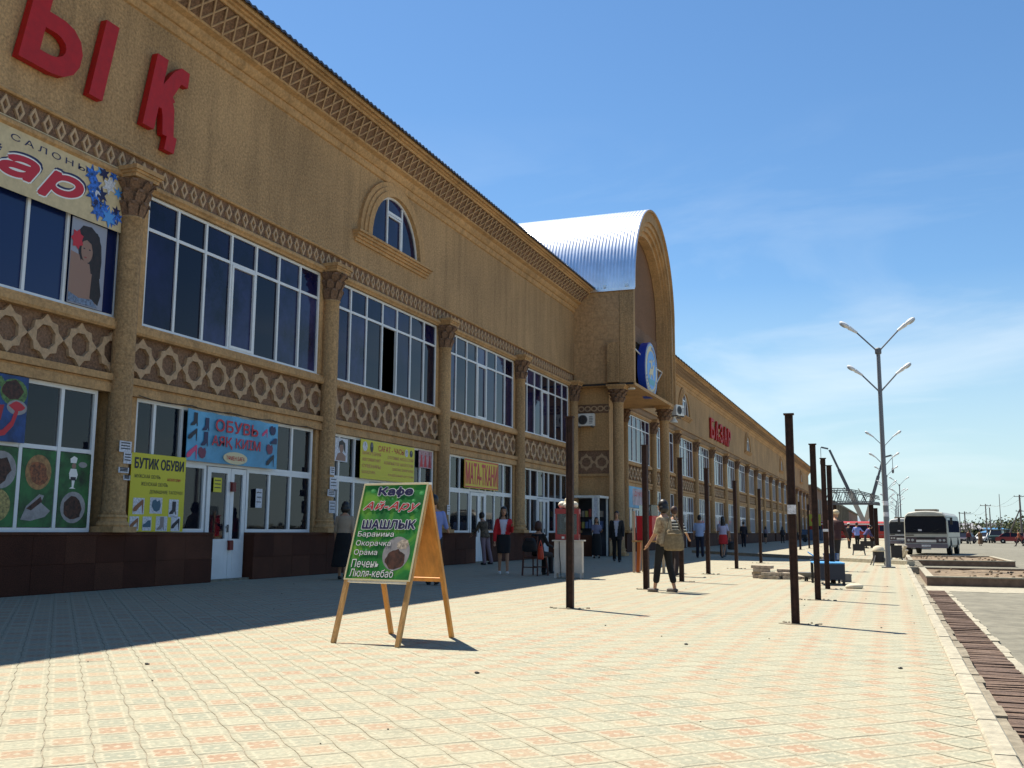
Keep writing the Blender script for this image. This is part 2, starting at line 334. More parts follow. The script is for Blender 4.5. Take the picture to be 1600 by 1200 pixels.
# ------------------------------------------------------------------ ground
TY0, TY1, TX0, TX1 = 3.4, 22.0, -13.15, .40
b = MB(); b.quad((TX0-.02, TY0, -.005), (TX1+.02, TY0, -.005), (TX1+.02, TY1, -.005), (TX0-.02, TY1, -.005))
structure('paving_joint_bed', b, mat('joint_sand', (0.2926, 0.2618, 0.2002), 1, nscale=20, namt=.3))
b = MB(); b.quad((-60, -60, -.012), (TX1, -60, -.012), (TX1, TY0, -.012), (-60, TY0, -.012)); b.v = [(x, y, 0) for x, y, z in b.v]
b.quad((-60, TY1-.12, -.004), (TX1+.02, TY1-.12, -.004), (TX1+.02, 260, -.004), (-60, 260, -.004))
plaza = structure('plaza_pavement', b, PAVE)
def paver_outline(par, ins=0.0):
    h = .5-.009-ins; pts = []; w_ = .028
    for e in range(4):
        sgn = (1 if (e % 2 == 0) else -1)*(1 if par else -1)
        for k, off in ((0, 0), (1/3, 1), (2/3, 1)):
            a, d = -h+2*h*k, h+sgn*w_*off
            x, y = (a, -d) if e == 0 else (d, a) if e == 1 else (-a, d) if e == 2 else (-d, -a)
            pts.append((x*PS, y*PS))
    return pts
def paver_mb(par):
    o1 = paver_outline(par); o2 = paver_outline(par, .012); n = len(o1); c, s_ = math.cos(R(45)), math.sin(R(45))
    rot = lambda p, z: (p[0]*c-p[1]*s_, p[0]*s_+p[1]*c, z)
    vs = [rot(p, -.013) for p in o1]+[rot(p, -.002) for p in o1]+[rot(p, 0) for p in o2]
    fs = [(i, (i+1) % n, n+(i+1) % n, n+i) for i in range(n)]+[(n+i, n+(i+1) % n, 2*n+(i+1) % n, 2*n+i) for i in range(n)]+[tuple(range(2*n, 3*n))]
    m_ = MB(); m_.add(vs, fs); return m_
PM = [paver_mb(0), paver_mb(1)]; PME = [mesh_of(PM[0], 'paver', PAVE), mesh_of(PM[1], 'paver', PAVE)]
cells = []
for i in range(-80, 160):
    for j in range(-10, 190):
        # grid centre (i+.5, j+.5): x+y = (i+.5)/k, y-x = (j+.5)/k
        a, c = (i+.5)*PS*math.sqrt(2), (j+.5)*PS*math.sqrt(2); x, y = (a-c)/2, (a+c)/2
        if not (TX0+.1 < x < TX1+.155 and TY0+.12 < y < TY1-.02): continue
        edge = x > TX1-.152
        p = proj((x, y, 0))
        vis = p is not None and -20 < p[0] < 1620 and p[1] < 1215
        cells.append((edge or not vis, (x*x+y*y), x, y, (i+j) % 2, edge))
cells.sort()
for n_, (nv, d, x, y, par, ed_) in enumerate(cells[:290]):
    share('paver', PME[par], (x, y, rnd.uniform(-.0008, .0008)), plaza, (rnd.uniform(-.0025, .0025), rnd.uniform(-.0025, .0025), rnd.uniform(-.012, .012)))
b = MB()
def clip_x(pts, xm):
    o = []
    for a, c in zip(pts, pts[1:]+pts[:1]):
        if a[0] <= xm: o.append(a)
        if (a[0] <= xm) != (c[0] <= xm): k = (xm-a[0])/(c[0]-a[0]); o.append((xm, a[1]+k*(c[1]-a[1])))
    return o
for nv, d, x, y, par, ed_ in cells[290:]:
    if ed_:
        n0 = len(PM[par].v)//3; q = clip_x([(v[0]+x, v[1]+y) for v in PM[par].v[2*n0:]], TX1+.01)
        if len(q) > 2: b.prism(q, lambda u, v, d_: (u, v, d_), -.02, 0)
        continue
    dz = rnd.uniform(-.0008, .0008); tx, ty = rnd.uniform(-.0025, .0025), rnd.uniform(-.0025, .0025)
    b.add([(v[0]+x, v[1]+y, v[2]+dz+v[0]*tx+v[1]*ty) for v in PM[par].v], PM[par].f)
po = mk('paver_field', b, PAVE, parent=plaza, kind='stuff')

# road, kerb, gutter
b = MB(); b.quad((.66, -30, -.30), (900, -30, -.30), (900, 1500, -.30), (.66, 1500, -.30))
b.quad((-900, 260, -.30), (.66, 260, -.30), (.66, 1500, -.30), (-900, 1500, -.30)); b.quad((-900, -200, -.30), (-60, -200, -.30), (-60, 260, -.30), (-900, 260, -.30))
b.quad((-60, -200, -.30), (900, -200, -.30), (900, -60, -.30), (-60, -60, -.30)); 
structure('dusty_ground', b, DIRT)
b = MB(); b.quad((1.12, -30, -.196), (40, -30, -.196), (40, 330, -.196), (1.12, 330, -.196)); structure('asphalt_road', b, ASPH)
b = MB(); b.quad((.66, 24.3, -.2), (1.15, 24.3, -.2), (1.15, 330, -.2), (.66, 330, -.2)); b.quad((.4, 24.3, -.15), (.67, 24.3, -.15), (.67, 330, -.15), (.4, 330, -.15)); structure('road_edge', b, CONCD)
kerb = bpy.data.objects.new('kerb', None); col.objects.link(kerb); kerb['kind'] = 'structure'; ORI['kerb'] = Vector()
y = 1.6; k = 0; kme = None
while y < 43:
    b = MB(); o = rnd.uniform(-.008, .008); ln = .985
    x0, x1, z1, ch = .415+o, .535+o, .012+rnd.uniform(-.0025, .0025), .012
    prof = [(x0, -.2), (x1, -.2), (x1, z1-ch), (x1-ch, z1), (x0+ch, z1), (x0, z1-ch)]
    b.prism(prof, lambda u, v, d: (u, d, v), y, y+ln-rnd.uniform(.0, .02)); mk('kerb_stone', b, CONC, kerb); y += 1.0; k += 1
b = MB(); b.box(.41, .53, 43, 200, -.2, .008); mk('kerb_run', b, CONC, kerb)
b = MB()
for k in range(60):                       # ragged mortar ledge beside the kerb
    y0 = 1+k*.4; x1 = .615+rnd.uniform(-.015, .02)
    b.box(.53, x1, y0, y0+.4, -.24, -.035+rnd.uniform(-.012, .012))
structure('mortar_ledge', b, CONCD)
gut = bpy.data.objects.new('drain_channel', None); col.objects.link(gut); gut['kind'] = 'structure'; ORI['drain_channel'] = Vector()
bm_ = MB(); bm_.box(-.205, .205, -.034, .034, -.03, 0); bm_.v = [(x, y, z-(.012 if abs(x) > .1 and z == 0 else 0)) for x, y, z in bm_.v]
BRK = [mesh_of(bm_, 'brick', mat('brown_drain_brick_%d' % i, c, .9, nscale=30, namt=.35, bump=.4, bscale=50)) for i, c in enumerate([(.12, .076, .052), (.15, .098, .068), (.10, .062, .043)])]
y = 3.0
while y < 24.2:
    share('brick', BRK[rnd.randrange(3)], (.84, y, -.155+rnd.uniform(-.009, .009)), gut, (rnd.uniform(-.05, .05), rnd.uniform(-.02, .02), rnd.uniform(-.02, .02))); y += .0745
b = MB(); b.box(.62, 1.06, 2, 24.3, -.3, -.2); mk('channel_bed', b, SOIL, gut)
b = MB()
for k in range(56):
    y0 = 2+k*.4; b.box(1.05+rnd.uniform(-.01, .01), 1.13+rnd.uniform(-.015, .02), y0, y0+.4, -.3, -.17+rnd.uniform(-.01, .01))
mk('channel_edge', b, CONC, gut)
b = MB()
for k in range(24):
    x0 = .56+k*.35
    b.box(x0, x0+.35, 24.3+rnd.uniform(0, .25)-.02, 26.6, -.3, -.19)
structure('concrete_apron', b, CONC)
# raised beds at the road side
def bed(x0, x1, y0, y1, label):
    t = thing('planter_bed', label, 'planter', (x0, y0, 0), local=False, group='raised planter beds at the roadside')
    zt, zb, w_ = .035, -.32, .15
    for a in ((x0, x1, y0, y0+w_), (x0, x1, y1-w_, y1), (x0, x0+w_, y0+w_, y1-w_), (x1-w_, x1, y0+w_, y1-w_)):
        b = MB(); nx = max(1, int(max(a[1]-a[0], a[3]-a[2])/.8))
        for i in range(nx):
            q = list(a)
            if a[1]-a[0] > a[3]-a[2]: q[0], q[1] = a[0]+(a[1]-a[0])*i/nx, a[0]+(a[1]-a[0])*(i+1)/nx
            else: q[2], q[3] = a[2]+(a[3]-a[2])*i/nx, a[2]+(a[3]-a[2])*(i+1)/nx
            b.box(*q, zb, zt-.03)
        mk('bed_wall', b, mat('shade_brown_concrete', (.17, .11, .075), .95, nscale=6, namt=.25), t)  # brown darkened so the wall colour carries the shade of its front face
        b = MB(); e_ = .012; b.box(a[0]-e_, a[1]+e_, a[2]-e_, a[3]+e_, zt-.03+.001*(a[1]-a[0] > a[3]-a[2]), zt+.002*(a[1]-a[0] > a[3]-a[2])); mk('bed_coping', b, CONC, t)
    b = MB(); nx, ny = 26, 14; vs = []; fs = []
    for j in range(ny+1):
        for i in range(nx+1):
            x, y = x0+w_+(x1-x0-2*w_)*i/nx, y0+w_+(y1-y0-2*w_)*j/ny; vs.append((x, y, -.03+.06*noise.noise((x*1.3, y*1.3, 0))))
    for j in range(ny):
        for i in range(nx): a = j*(nx+1)+i; fs.append((a, a+1, a+nx+2, a+nx+1))
    b.add(vs, fs); mk('soil', b, SOIL, t)
    b = MB()
    for k in range(70):
        x, y, s_ = rnd.uniform(x0+.3, x1-.3), rnd.uniform(y0+.3, y1-.3), rnd.uniform(.02, .06)
        b.ell((x, y, -.01), (s_, s_, s_*.7), 6, 4)
    mk('clods', b, SOIL, t, kind='stuff')
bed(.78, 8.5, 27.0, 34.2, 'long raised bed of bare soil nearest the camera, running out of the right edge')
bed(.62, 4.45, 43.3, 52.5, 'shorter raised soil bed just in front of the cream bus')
for nm, (x0, x1, y0, y1) in (('bed_link_kerb', (.44, .78, 34.2, 34.45)), ('bed_link_kerb', (.44, .62, 43.3, 43.5))):
    b = MB(); b.box(x0, x1, y0, y1, -.2, .03); structure(nm, b, CONC)
# stepping blocks between pavement and beds
for k in range(7):
    b = MB(); y = 35.5+k*1.1; b.box(.66+rnd.uniform(0, .15), .95, y, y+.55, -.2, .02); b.box(.7, .98, y+.55, y+.8, -.2, -.02)
    structure('edge_block', b, CONC if k % 2 else CONCD)
# low slanting kerb across the pavement
def strip(p, q, w_, z0, z1, b=None):
    b = b or MB(); b.bar((p[0], p[1], (z0+z1)/2), (q[0], q[1], (z0+z1)/2), w_, z1-z0); return b
structure('cross_kerb', strip((-9.6, 52.3), (.6, 37.4), .3, -.05, .13), CONC)

# ------------------------------------------------------------------ market hall
hall = thing('market_hall', 'long tan two-storey market building with star band, lattice cornice and arched portal', 'building', (FX, 0, 0), local=False)
PIT = 6.91
LC = [14.45+PIT*i for i in range(-3, 5)]            # columns of the near wing
RC = [51.2+PIT*j for j in range(0, 19)]             # columns of the wing beyond the portal
LEND, RBEG, REND = 42.5, 50.9, 181.5
def along(name, pts, y0, y1, m_, parent=hall, **k):  # profile (out, z) swept along the facade
    b = MB(); b.prism(pts, lambda u, v, d: (FX+u, d, v), y0, y1); return mk(name, b, m_, parent, **k)
for y0, y1 in ((-14, LEND), (RBEG, REND)):
    b = MB(); b.box(FX-.35, FX, y0, y1, 8.12, 11.9); mk('wall', b, PLASTER, hall)
    b = MB(); b.box(FX-.5, FX-.085, y0, y1, 3.52, 4.86); mk('spandrel_band', b, BROWN, hall)
    b = MB(); b.box(FX-.5, FX-.03, y0, y1, 7.6, 8.12); mk('frieze_band', b, BROWN, hall)
    along('lower_moulding', [(-.09, 3.5), (.07, 3.5), (.07, 3.66), (.03, 3.67), (.03, 3.7), (.10, 3.71), (.10, 3.83), (-.09, 3.83)], y0, y1, PLASTER2)
    along('sill_moulding', [(-.09, 4.655), (.06, 4.655), (.09, 4.7), (.09, 4.8), (.05, 4.81), (.05, 4.86), (-.09, 4.87)], y0, y1, PLASTER2)
    along('head_moulding', [(-.03, 7.46), (.03, 7.46), (.05, 7.5), (.10, 7.54), (.10, 7.6), (.06, 7.64), (-.03, 7.64)], y0, y1, PLASTER2)
    along('string_course', [(-.03, 8.06), (.04, 8.06), (.06, 8.09), (.04, 8.13), (-.03, 8.15)], y0, y1, PLASTER2)
    along('cornice_bed', [(0, 10.93), (.05, 10.95), (.08, 11.03), (.08, 11.12), (.13, 11.13), (.2, 11.22), (.22, 11.3), (.35, 11.35), (.36, 11.4), (.33, 11.375), (0, 11.375)], y0, y1, PLASTER2)
    along('lattice_backing', [(0, 11.38), (.33, 11.38), (.72, 11.78), (0, 11.9)], y0, y1, BROWN)
    along('cornice_crown', [(.70, 11.80), (.75, 11.76), (.79, 11.76), (.80, 11.82), (.86, 11.83), (.87, 11.88), (.95, 11.87), (.97, 11.93), (.9, 12.1), (0, 12.4), (0, 11.91)], y0, y1, PLASTER2)
# roofs with a corrugated edge
def roof_sheet(y0, y1, step):
    b = MB(); ys = []; y = y0
    while y <= y1: ys.append(y); y += step
    vs = []
    for i, y in enumerate(ys):
        z = .022*math.cos(i*math.pi/2)
        for dx, dz in ((1.06, 11.93), (1.055, 11.99), (-16, 16.2)): vs.append((FX+dx, y, dz+z))
    b.add(vs, [(3*i+k, 3*i+3+k, 3*i+4+k, 3*i+1+k) for i in range(len(ys)-1) for k in (0, 1)])
    mk('roof', b, ROOFM, hall)
roof_sheet(-14, 43.2, .055); roof_sheet(52.8, REND+.3, .22)
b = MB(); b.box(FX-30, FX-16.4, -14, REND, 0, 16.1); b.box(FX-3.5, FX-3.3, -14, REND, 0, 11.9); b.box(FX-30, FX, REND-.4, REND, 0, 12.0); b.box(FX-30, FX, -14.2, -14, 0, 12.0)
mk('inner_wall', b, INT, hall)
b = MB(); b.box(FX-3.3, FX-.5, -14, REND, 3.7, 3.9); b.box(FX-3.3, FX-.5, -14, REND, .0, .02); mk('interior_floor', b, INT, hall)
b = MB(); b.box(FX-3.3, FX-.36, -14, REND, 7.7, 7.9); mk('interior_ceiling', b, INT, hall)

# lattice bars
LP, LS = .362, .362
def bar_mb(sg, e):
    b = MB(); w_ = .022; P = lambda o_, y, z, k: (o_+.7*k, y, z-.7*k)
    a, c = (.345, -sg*LS/2, 11.40), (.735, sg*LS/2, 11.77)
    vs = [P(q[0], q[1]+j*w_, q[2], k) for k in (0, .028+e) for q in (a, c) for j in (-1, 1)]
    b.add(vs, [(4, 5, 7, 6), (0, 2, 6, 4), (1, 5, 7, 3), (0, 4, 5, 1), (2, 3, 7, 6)]); return b
bar_r, bar_l = bar_mb(1, 0), bar_mb(-1, .006)
BME = [mesh_of(bar_r, 'lattice_bar', STARM), mesh_of(bar_l, 'lattice_bar', STARM)]
y = 14.2; cnt = 0; rest = MB()
while y < LEND-.3:
    for k in (0, 1): share('lattice_bar', BME[k], (0, y, 0), hall)
    y += LP; cnt += 1
y = RBEG+3
while y < REND-.3:
    for q in (bar_r, bar_l): rest.add([(FX+a, b_+y, c) for a, b_, c in q.v], q.f)
    y += LP
mk('lattice_run', rest, STARM, hall, kind='stuff')
# small diamonds of the frieze
dia = MB(); dia.ring([(-.105, 0), (0, -.185), (.105, 0), (0, .185)], [(-.055, 0), (0, -.105), (.055, 0), (0, .105)], lambda u, v, d: (d, u, v), -.03, .012)
DME = mesh_of(dia, 'diamond_ornament', STARM)
y = 11.03; rest = MB()
while y < LEND-.2: share('diamond_ornament', DME, (0, y, 7.85), hall); y += .2935
y = RBEG+.2
while y < REND-.2: rest.add([(FX+a, b_+y, c+7.85) for a, b_, c in dia.v], dia.f); y += .2935
mk('diamond_run', rest, STARM, hall, kind='stuff')
# stars
def star_pts(R0=.383, r_=.285, R1=.335):
    pts = []
    for k in range(16):
        a = 2*math.pi*k/16; rr = r_ if k % 2 else (R0 if k % 4 == 0 else R1); pts.append((rr*math.cos(a), rr*math.sin(a)))
    return pts
octo = [(.215*(1 if k % 2 else math.cos(math.pi/8))*math.cos(2*math.pi*k/16), .215*(1 if k % 2 else math.cos(math.pi/8))*math.sin(2*math.pi*k/16)) for k in range(16)]
st = MB(); st.ring([(u, v*1.03) for u, v in star_pts()], octo, lambda u, v, d: (d, u, v), -.085, -.015)
SME = mesh_of(st, 'star_ornament', STARM)
for C_ in (LC, RC):
    for i, c in enumerate(C_):
        if c < 5 or (C_ is LC and i == len(LC)-1) : continue
        for k in range(9): share('star_ornament', SME, (0, c+PIT/9*(k+.5), 4.245), hall)
# wall stumps between windows
for C_ in (LC, RC):
    for c in C_:
        b = MB(); b.box(FX-.5, FX-.02, c-.33, c+.33, .9, 3.52); b.box(FX-.5, FX-.02, c-.33, c+.33, 4.86, 7.6); mk('pier', b, PLASTER2, hall)
b = MB(); b.box(FX-.5, FX-.02, RBEG, RC[0]-.33, 0, 7.6); b.box(FX-.5, FX-.02, LC[-1]+.33, LEND, 0, 7.6); b.box(FX-.45, FX-.03, LEND, RBEG, 0, 8.12); mk('pier', b, PLASTER2, hall)
# columns: shaft, base, capital
def column_set(r_=.21, ztop=7.7, zcap=6.8, big=1.0, zb=1.0):
    sh = MB(); sh.lathe((0, 0, 0), [(r_*1.08, zb+.3), (r_*1.03, zb+.36), (r_, zb+.5), (r_*.98, zcap-.4), (r_*.95, zcap-.05), (r_*1.06, zcap-.03), (r_*1.06, zcap)], 20)
    ba = MB(); s_ = 1.33*r_; ba.box(-s_*1.05, s_*1.05, -s_*1.05, s_*1.05, zb, zb+.1)
    ba.lathe((0, 0, 0), [(s_*.98, zb+.1), (s_*1.03, zb+.13), (s_*1.0, zb+.17), (s_*.88, zb+.19), (s_*.86, zb+.24), (s_*.93, zb+.27), (s_*.86, zb+.31)], 18)
    ca = MB(); h = ztop-.2-zcap
    ca.lathe((0, 0, 0), [(r_*.98, zcap), (r_*1.0, zcap+h*.35), (r_*1.1, zcap+h*.7), (r_*1.45, zcap+h)], 16)
    for row, (z0, z1, out_, nn, ph) in enumerate(((0, .42, 1.42, 8, 0), (.3, .74, 1.58, 8, .5), (.62, 1.0, 1.85, 8, 0))):
        for k in range(nn):
            a = 2*math.pi*(k+ph)/nn; ca_, sa = math.cos(a), math.sin(a); w_ = r_*.44
            P = lambda rr, z, s: (rr*ca_-s*sa, rr*sa+s*ca_, z)
            z_0, z_1 = zcap+h*z0, zcap+h*z1; ro = r_*out_
            vs = [P(r_*.98, z_0, -w_*.7), P(r_*.98, z_0, w_*.7), P(ro*.9, (z_0*.4+z_1*.6), -w_), P(ro*.9, (z_0*.4+z_1*.6), w_), P(ro, z_1-.03, -w_*.6), P(ro, z_1-.03, w_*.6), P(ro*1.03, z_1-.09, -w_*.3), P(ro*1.03, z_1-.09, w_*.3), P(r_, z_1, -w_*.5), P(r_, z_1, w_*.5)]
            ca.add(vs, [(0, 2, 3, 1), (2, 4, 5, 3), (4, 6, 7, 5), (6, 4, 8), (5, 7, 9), (4, 5, 9, 8), (0, 8, 4, 2), (1, 3, 5, 9)])
    ab = MB(); q = r_*1.62
    for e, z0, z1 in ((q*.92, ztop-.2, ztop-.13), (q*1.0, ztop-.13, ztop-.08), (q*1.1, ztop-.08, ztop)): ab.box(-e, e, -e, e, z0, z1)
    return sh, ba, ca, ab
CS = [mesh_of(q, n, m_, sm) for q, n, m_, sm in zip(column_set(), ('column', 'column_base', 'capital', 'abacus'), (PLASTER, PLASTER2, BROWN, PLASTER2), (True, False, False, False))]
def put_column(x, y, S, parent=hall, off=FX):
    c = share('column', S[0], (x-off, y, 0), parent); share('column_base', S[1], (0, 0, 0), c); share('capital', S[2], (0, 0, 0), c); share('abacus', S[3], (0, 0, 0), c); return c
for c in LC[1:]+RC: put_column(FX+.1, c-(.24 if abs(c-14.45) < .1 else 0), CS)

# windows. offsets run from the column to its right-hand neighbour
def frame_members(y0, y1, z0, z1, xs, bars, t=.062, x=FX-.05, dpt=.07):
    b = MB(); b.box(x-dpt, x, y0, y1, z0, z0+t); b.box(x-dpt, x, y0, y1, z1-t, z1); b.box(x-dpt, x, y0, y0+t, z0+t, z1-t); b.box(x-dpt, x, y1-t, y1, z0+t, z1-t)
    for q in xs: b.box(x-dpt, x+.004, q-t/2, q+t/2, z0+t, z1-t)
    ed = [y0+t/2]+list(xs)+[y1-t/2]
    for z in bars:
        for a, c in zip(ed, ed[1:]): b.box(x-dpt, x-.004, a+t/2, c-t/2, z-t/2, z+t/2)
    return b
def panes(win, ed, zs, m_, split, x=FX-.085, skip=()):
    if not split:
        b = MB(); b.box(x-.01, x, ed[0], ed[-1], zs[0], zs[-1]); mk('glazing', b, m_, win); return
    for r_, (z0, z1) in enumerate(zip(zs, zs[1:])):
        for i, (a, c) in enumerate(zip(ed, ed[1:])):
            if (i, r_) in skip: continue
            b = MB(); b.box(x-.01, x, a+.03, c-.03, z0+.03, z1-.03); tl = rnd.uniform(-.012, .012); b.v = [(X+(Y-a)*tl, Y, Z) for X, Y, Z in b.v]
            mk('pane', b, rnd.choice(DGV) if m_ is DGLASS else m_, win)
def upper_window(c, near, openi=None, sash=3, n=7):
    y0, y1, z0, z1, zm = c+.33, c+PIT-.33, 4.87, 7.46, 6.8
    xs = [y0+(y1-y0)*k/n+rnd.uniform(-.02, .02) for k in range(1, n)]
    w_ = mk('window', frame_members(y0, y1, z0, z1, xs, [zm]), WHITE, hall)
    ed = [y0]+xs+[y1]
    if near:
        a, d = ed[sash], ed[sash+1]
        if openi is None: mk('sash', frame_members(a+.03, d-.03, z0+.06, zm-.03, [], [], .055, FX-.03), WHITE, w_)
    panes(w_, ed, [z0, zm, z1], DGLASS, near, skip=() if openi is None else ((openi, 0),))
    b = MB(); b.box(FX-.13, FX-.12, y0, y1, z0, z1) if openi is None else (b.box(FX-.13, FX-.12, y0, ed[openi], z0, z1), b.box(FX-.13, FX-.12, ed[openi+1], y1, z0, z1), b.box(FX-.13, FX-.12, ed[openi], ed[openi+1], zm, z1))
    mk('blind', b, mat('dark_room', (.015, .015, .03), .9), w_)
    b = MB(); b.box(FX-.12, FX+.02, y0, y1, 4.855, 4.874); mk('sill', b, WHITE, w_)
    return w_, ed
def shop_front(c, near, door=True, offs=((.33, .86, 1.66, 2.5), (3.9, 4.75, 5.6, 6.5)), flip=False):
    z0, z1, zt = 1.0, 3.5, 2.4; t = .07
    A, B = [c+o for o in offs[0]], [c+o for o in offs[1]]
    if not door:
        ed = [c+.33+k*(PIT-.66)/8 for k in range(9)]
        w_ = mk('shop_window', frame_members(ed[0], ed[-1], z0, z1, ed[1:-1], [zt], t), WHITE, hall); panes(w_, ed, [z0, zt, z1], SGLASS if near else DGLASS, near); return w_
    dm = [A[-1], (A[-1]+B[0])/2+.12, B[0]]
    b = frame_members(A[0], B[-1], zt-.035, z1, A[1:]+[dm[1]]+B[:-1], [], t)
    b2 = frame_members(A[0], A[-1], z0, zt-.037, A[1:-1], [], t); b3 = frame_members(B[0], B[-1], z0, zt-.037, B[1:-1], [], t)
    b.add(b2.v, b2.f); b.add(b3.v, b3.f); w_ = mk('shop_window', b, WHITE, hall)
    gm = SGLASS if near else DGLASS
    if near:
        panes(w_, A+[dm[1]]+B, [zt, z1], gm, True); panes(w_, A, [z0, zt], gm, True); panes(w_, B, [z0, zt], gm, True)
    else:
        panes(w_, [A[0], B[-1]], [z0, z1], gm, False)
    # the two-leaf door
    x = FX-.05; dr = MB()
    for a, d in ((dm[0]+.04, dm[1]-.006), (dm[1]+.006, dm[2]-.04)):
        q = frame_members(a, d, .04, zt-.05, [], [], .115, x+.012, .06); dr.add(q.v, q.f); dr.box(x-.05, x+.01, a+.115, d-.115, .155, .78); dr.box(x-.055, x+.014, a+.115, d-.115, .78, .86)
        if d-a > .4: dr.box(x+.01, x+.018, a+.15, d-.15, .2, .74)
    door_ = mk('door', dr, WHITE, hall)
    b = MB(); b.box(x-.03, x-.02, dm[0]+.15, dm[1]-.12, .86, zt-.16); mk('pane', b, SGLASS, door_)
    b = MB(); b.box(x-.03, x-.02, dm[1]+.12, dm[2]-.15, .86, zt-.16); mk('pane', b, SGLASS, door_)
    if near:
        b = MB(); b.box(x+.012, x+.05, dm[1]-.07, dm[1]-.045, 1.0, 1.16); b.box(x+.04, x+.055, dm[1]-.14, dm[1]-.045, 1.1, 1.125); mk('handle', b, STEELD, door_)
    b = MB(); b.box(FX-.3, FX+.12, dm[0]-.04, dm[2]+.04, 0, .04); mk('door_step', b, CONCD, hall)
    return w_
def plinth(a, d, near):
    o = .2
    b = MB(); b.box(FX-.5, FX+o-.02, a, d, 0, .95); mk('plinth', b, GRANITE, hall) if a < d else None
    b = MB(); b.box(FX-.5, FX+o+.02, a, d, .952, 1.0); mk('plinth_cap', b, GRANITE2, hall)
    if near:
        n = max(1, round((d-a)/.72))
        for i in range(n):
            for z0, z1 in ((.01, .47), (.476, .948)):
                b = MB(); b.box(FX+o-.02, FX+o+rnd.uniform(-.002, .002), a+(d-a)*i/n+.003, a+(d-a)*(i+1)/n-.003, z0, z1); mk('granite_slab', b, rnd.choice([GRANITE, GRANITE2, GRANITE]), hall)
for i, c in enumerate(LC[:-1]):
    near = c > 5
    if not near:
        if c > -2: upper_window(c, False); shop_front(c, False, False); plinth(c, c+PIT, False)
        continue
    if i == 2:        # salon bay on the left edge of the picture: window under a banner, navy film
        ed = [c+.33+k*.857 for k in range(8)]; ed[-1] = c+PIT-.33; ed[-2] = 12.86; ed[-3] = 12.0
        w_ = mk('window', frame_members(ed[0], ed[-1], 4.87, 7.46, ed[1:-1], []), WHITE, hall); panes(w_, ed, [4.87, 7.46], FILM, True)
        b = MB(); b.box(FX-.12, FX+.02, ed[0], ed[-1], 4.855, 4.874); mk('sill', b, WHITE, w_)
        ed = [c+.33, 8.9, 9.8, 10.7, 11.62, 12.22, 13.02, 13.82]
        w_ = mk('shop_window', frame_members(ed[0], ed[-1], 1.0, 3.5, ed[1:-1], [2.4], .07), WHITE, hall); panes(w_, ed, [1.0, 2.4, 3.5], SGLASS, True)
        plinth(c, c+PIT, True)
    else:
        upper_window(c, True, openi=3 if i == 4 else None); shop_front(c, True); plinth(c, c+2.5, True); plinth(c+3.9, c+PIT, True)
for j, c in enumerate(RC[:-1]):
    upper_window(c, False, n=6)
    shop_front(c, False, j % 2 == 0 or j < 3)
    if j % 2 == 0 or j < 3: plinth(c, c+2.5, False); plinth(c+3.9, c+PIT, False)
    else: plinth(c, c+PIT, False)
# arched windows high on the wall
def arch_pts(cy, r_, z0, hgt, n=14): return [(cy+r_*math.cos(math.pi*k/n), z0+hgt*math.sin(math.pi*k/n)) for k in range(n+1)]
def arch_window(cy, near):
    z0 = 9.03; ou = arch_pts(cy, 2.02, z0, 1.98); inn = arch_pts(cy, 1.52, z0, 1.56)
    fn = lambda u, v, d: (FX+d, u, v)
    w_ = None; b = MB()
    for (ro, ho, ri, hi, dd) in ((2.02, 1.96, 1.86, 1.82, .09), (1.86, 1.82, 1.72, 1.70, .13), (1.72, 1.70, 1.5, 1.55, .17)):
        o, n_ = arch_pts(cy, ro, z0, ho, 20), arch_pts(cy, ri, z0, hi, 20)
        for k in range(20):
            q = [o[k], o[k+1], n_[k+1], n_[k]]; b.prism(q, fn, 0, dd)
    w_ = mk('arched_window', b, PLASTER2, hall)
    b = MB(); b.prism(arch_pts(cy, 1.5, z0, 1.55, 20), fn, .004, .012); mk('pane', b, DGLASS, w_)
    b = MB()
    o, n_ = arch_pts(cy, 1.5, z0, 1.55, 20), arch_pts(cy, 1.44, z0, 1.49, 20)
    for k in range(20): b.prism([o[k], o[k+1], n_[k+1], n_[k]], fn, .013, .05)
    for q, hz in ((-.42, 1.43), (.48, 1.39)): b.box(FX+.013, FX+.055, cy+q-.03, cy+q+.03, z0, z0+hz)
    b.box(FX+.013, FX+.05, cy-.39, cy+.45, z0+1.02, z0+1.1)
    if near: b.box(FX+.02, FX+.065, cy-.38, cy+.44, z0+.94, z0+.99); b.box(FX+.02, FX+.065, cy+.36, cy+.42, z0+.02, z0+.94)
    mk('window_frame', b, WHITE, w_)
    b = MB()
    for k, (ex, z1, z2) in enumerate(((.06, -.28, -.2), (.12, -.2, -.13), (.18, -.13, -.06), (.24, -.06, 0))): b.box(FX, FX+ex, cy-2.2-.03*k, cy+2.2+.03*k, z0+z1, z0+z2)
    mk('sill', b, PLASTER2, w_)
arch_window(24.75, True)
for q in (68.3, 101.3, 134.3, 165.5): arch_window(q, False)

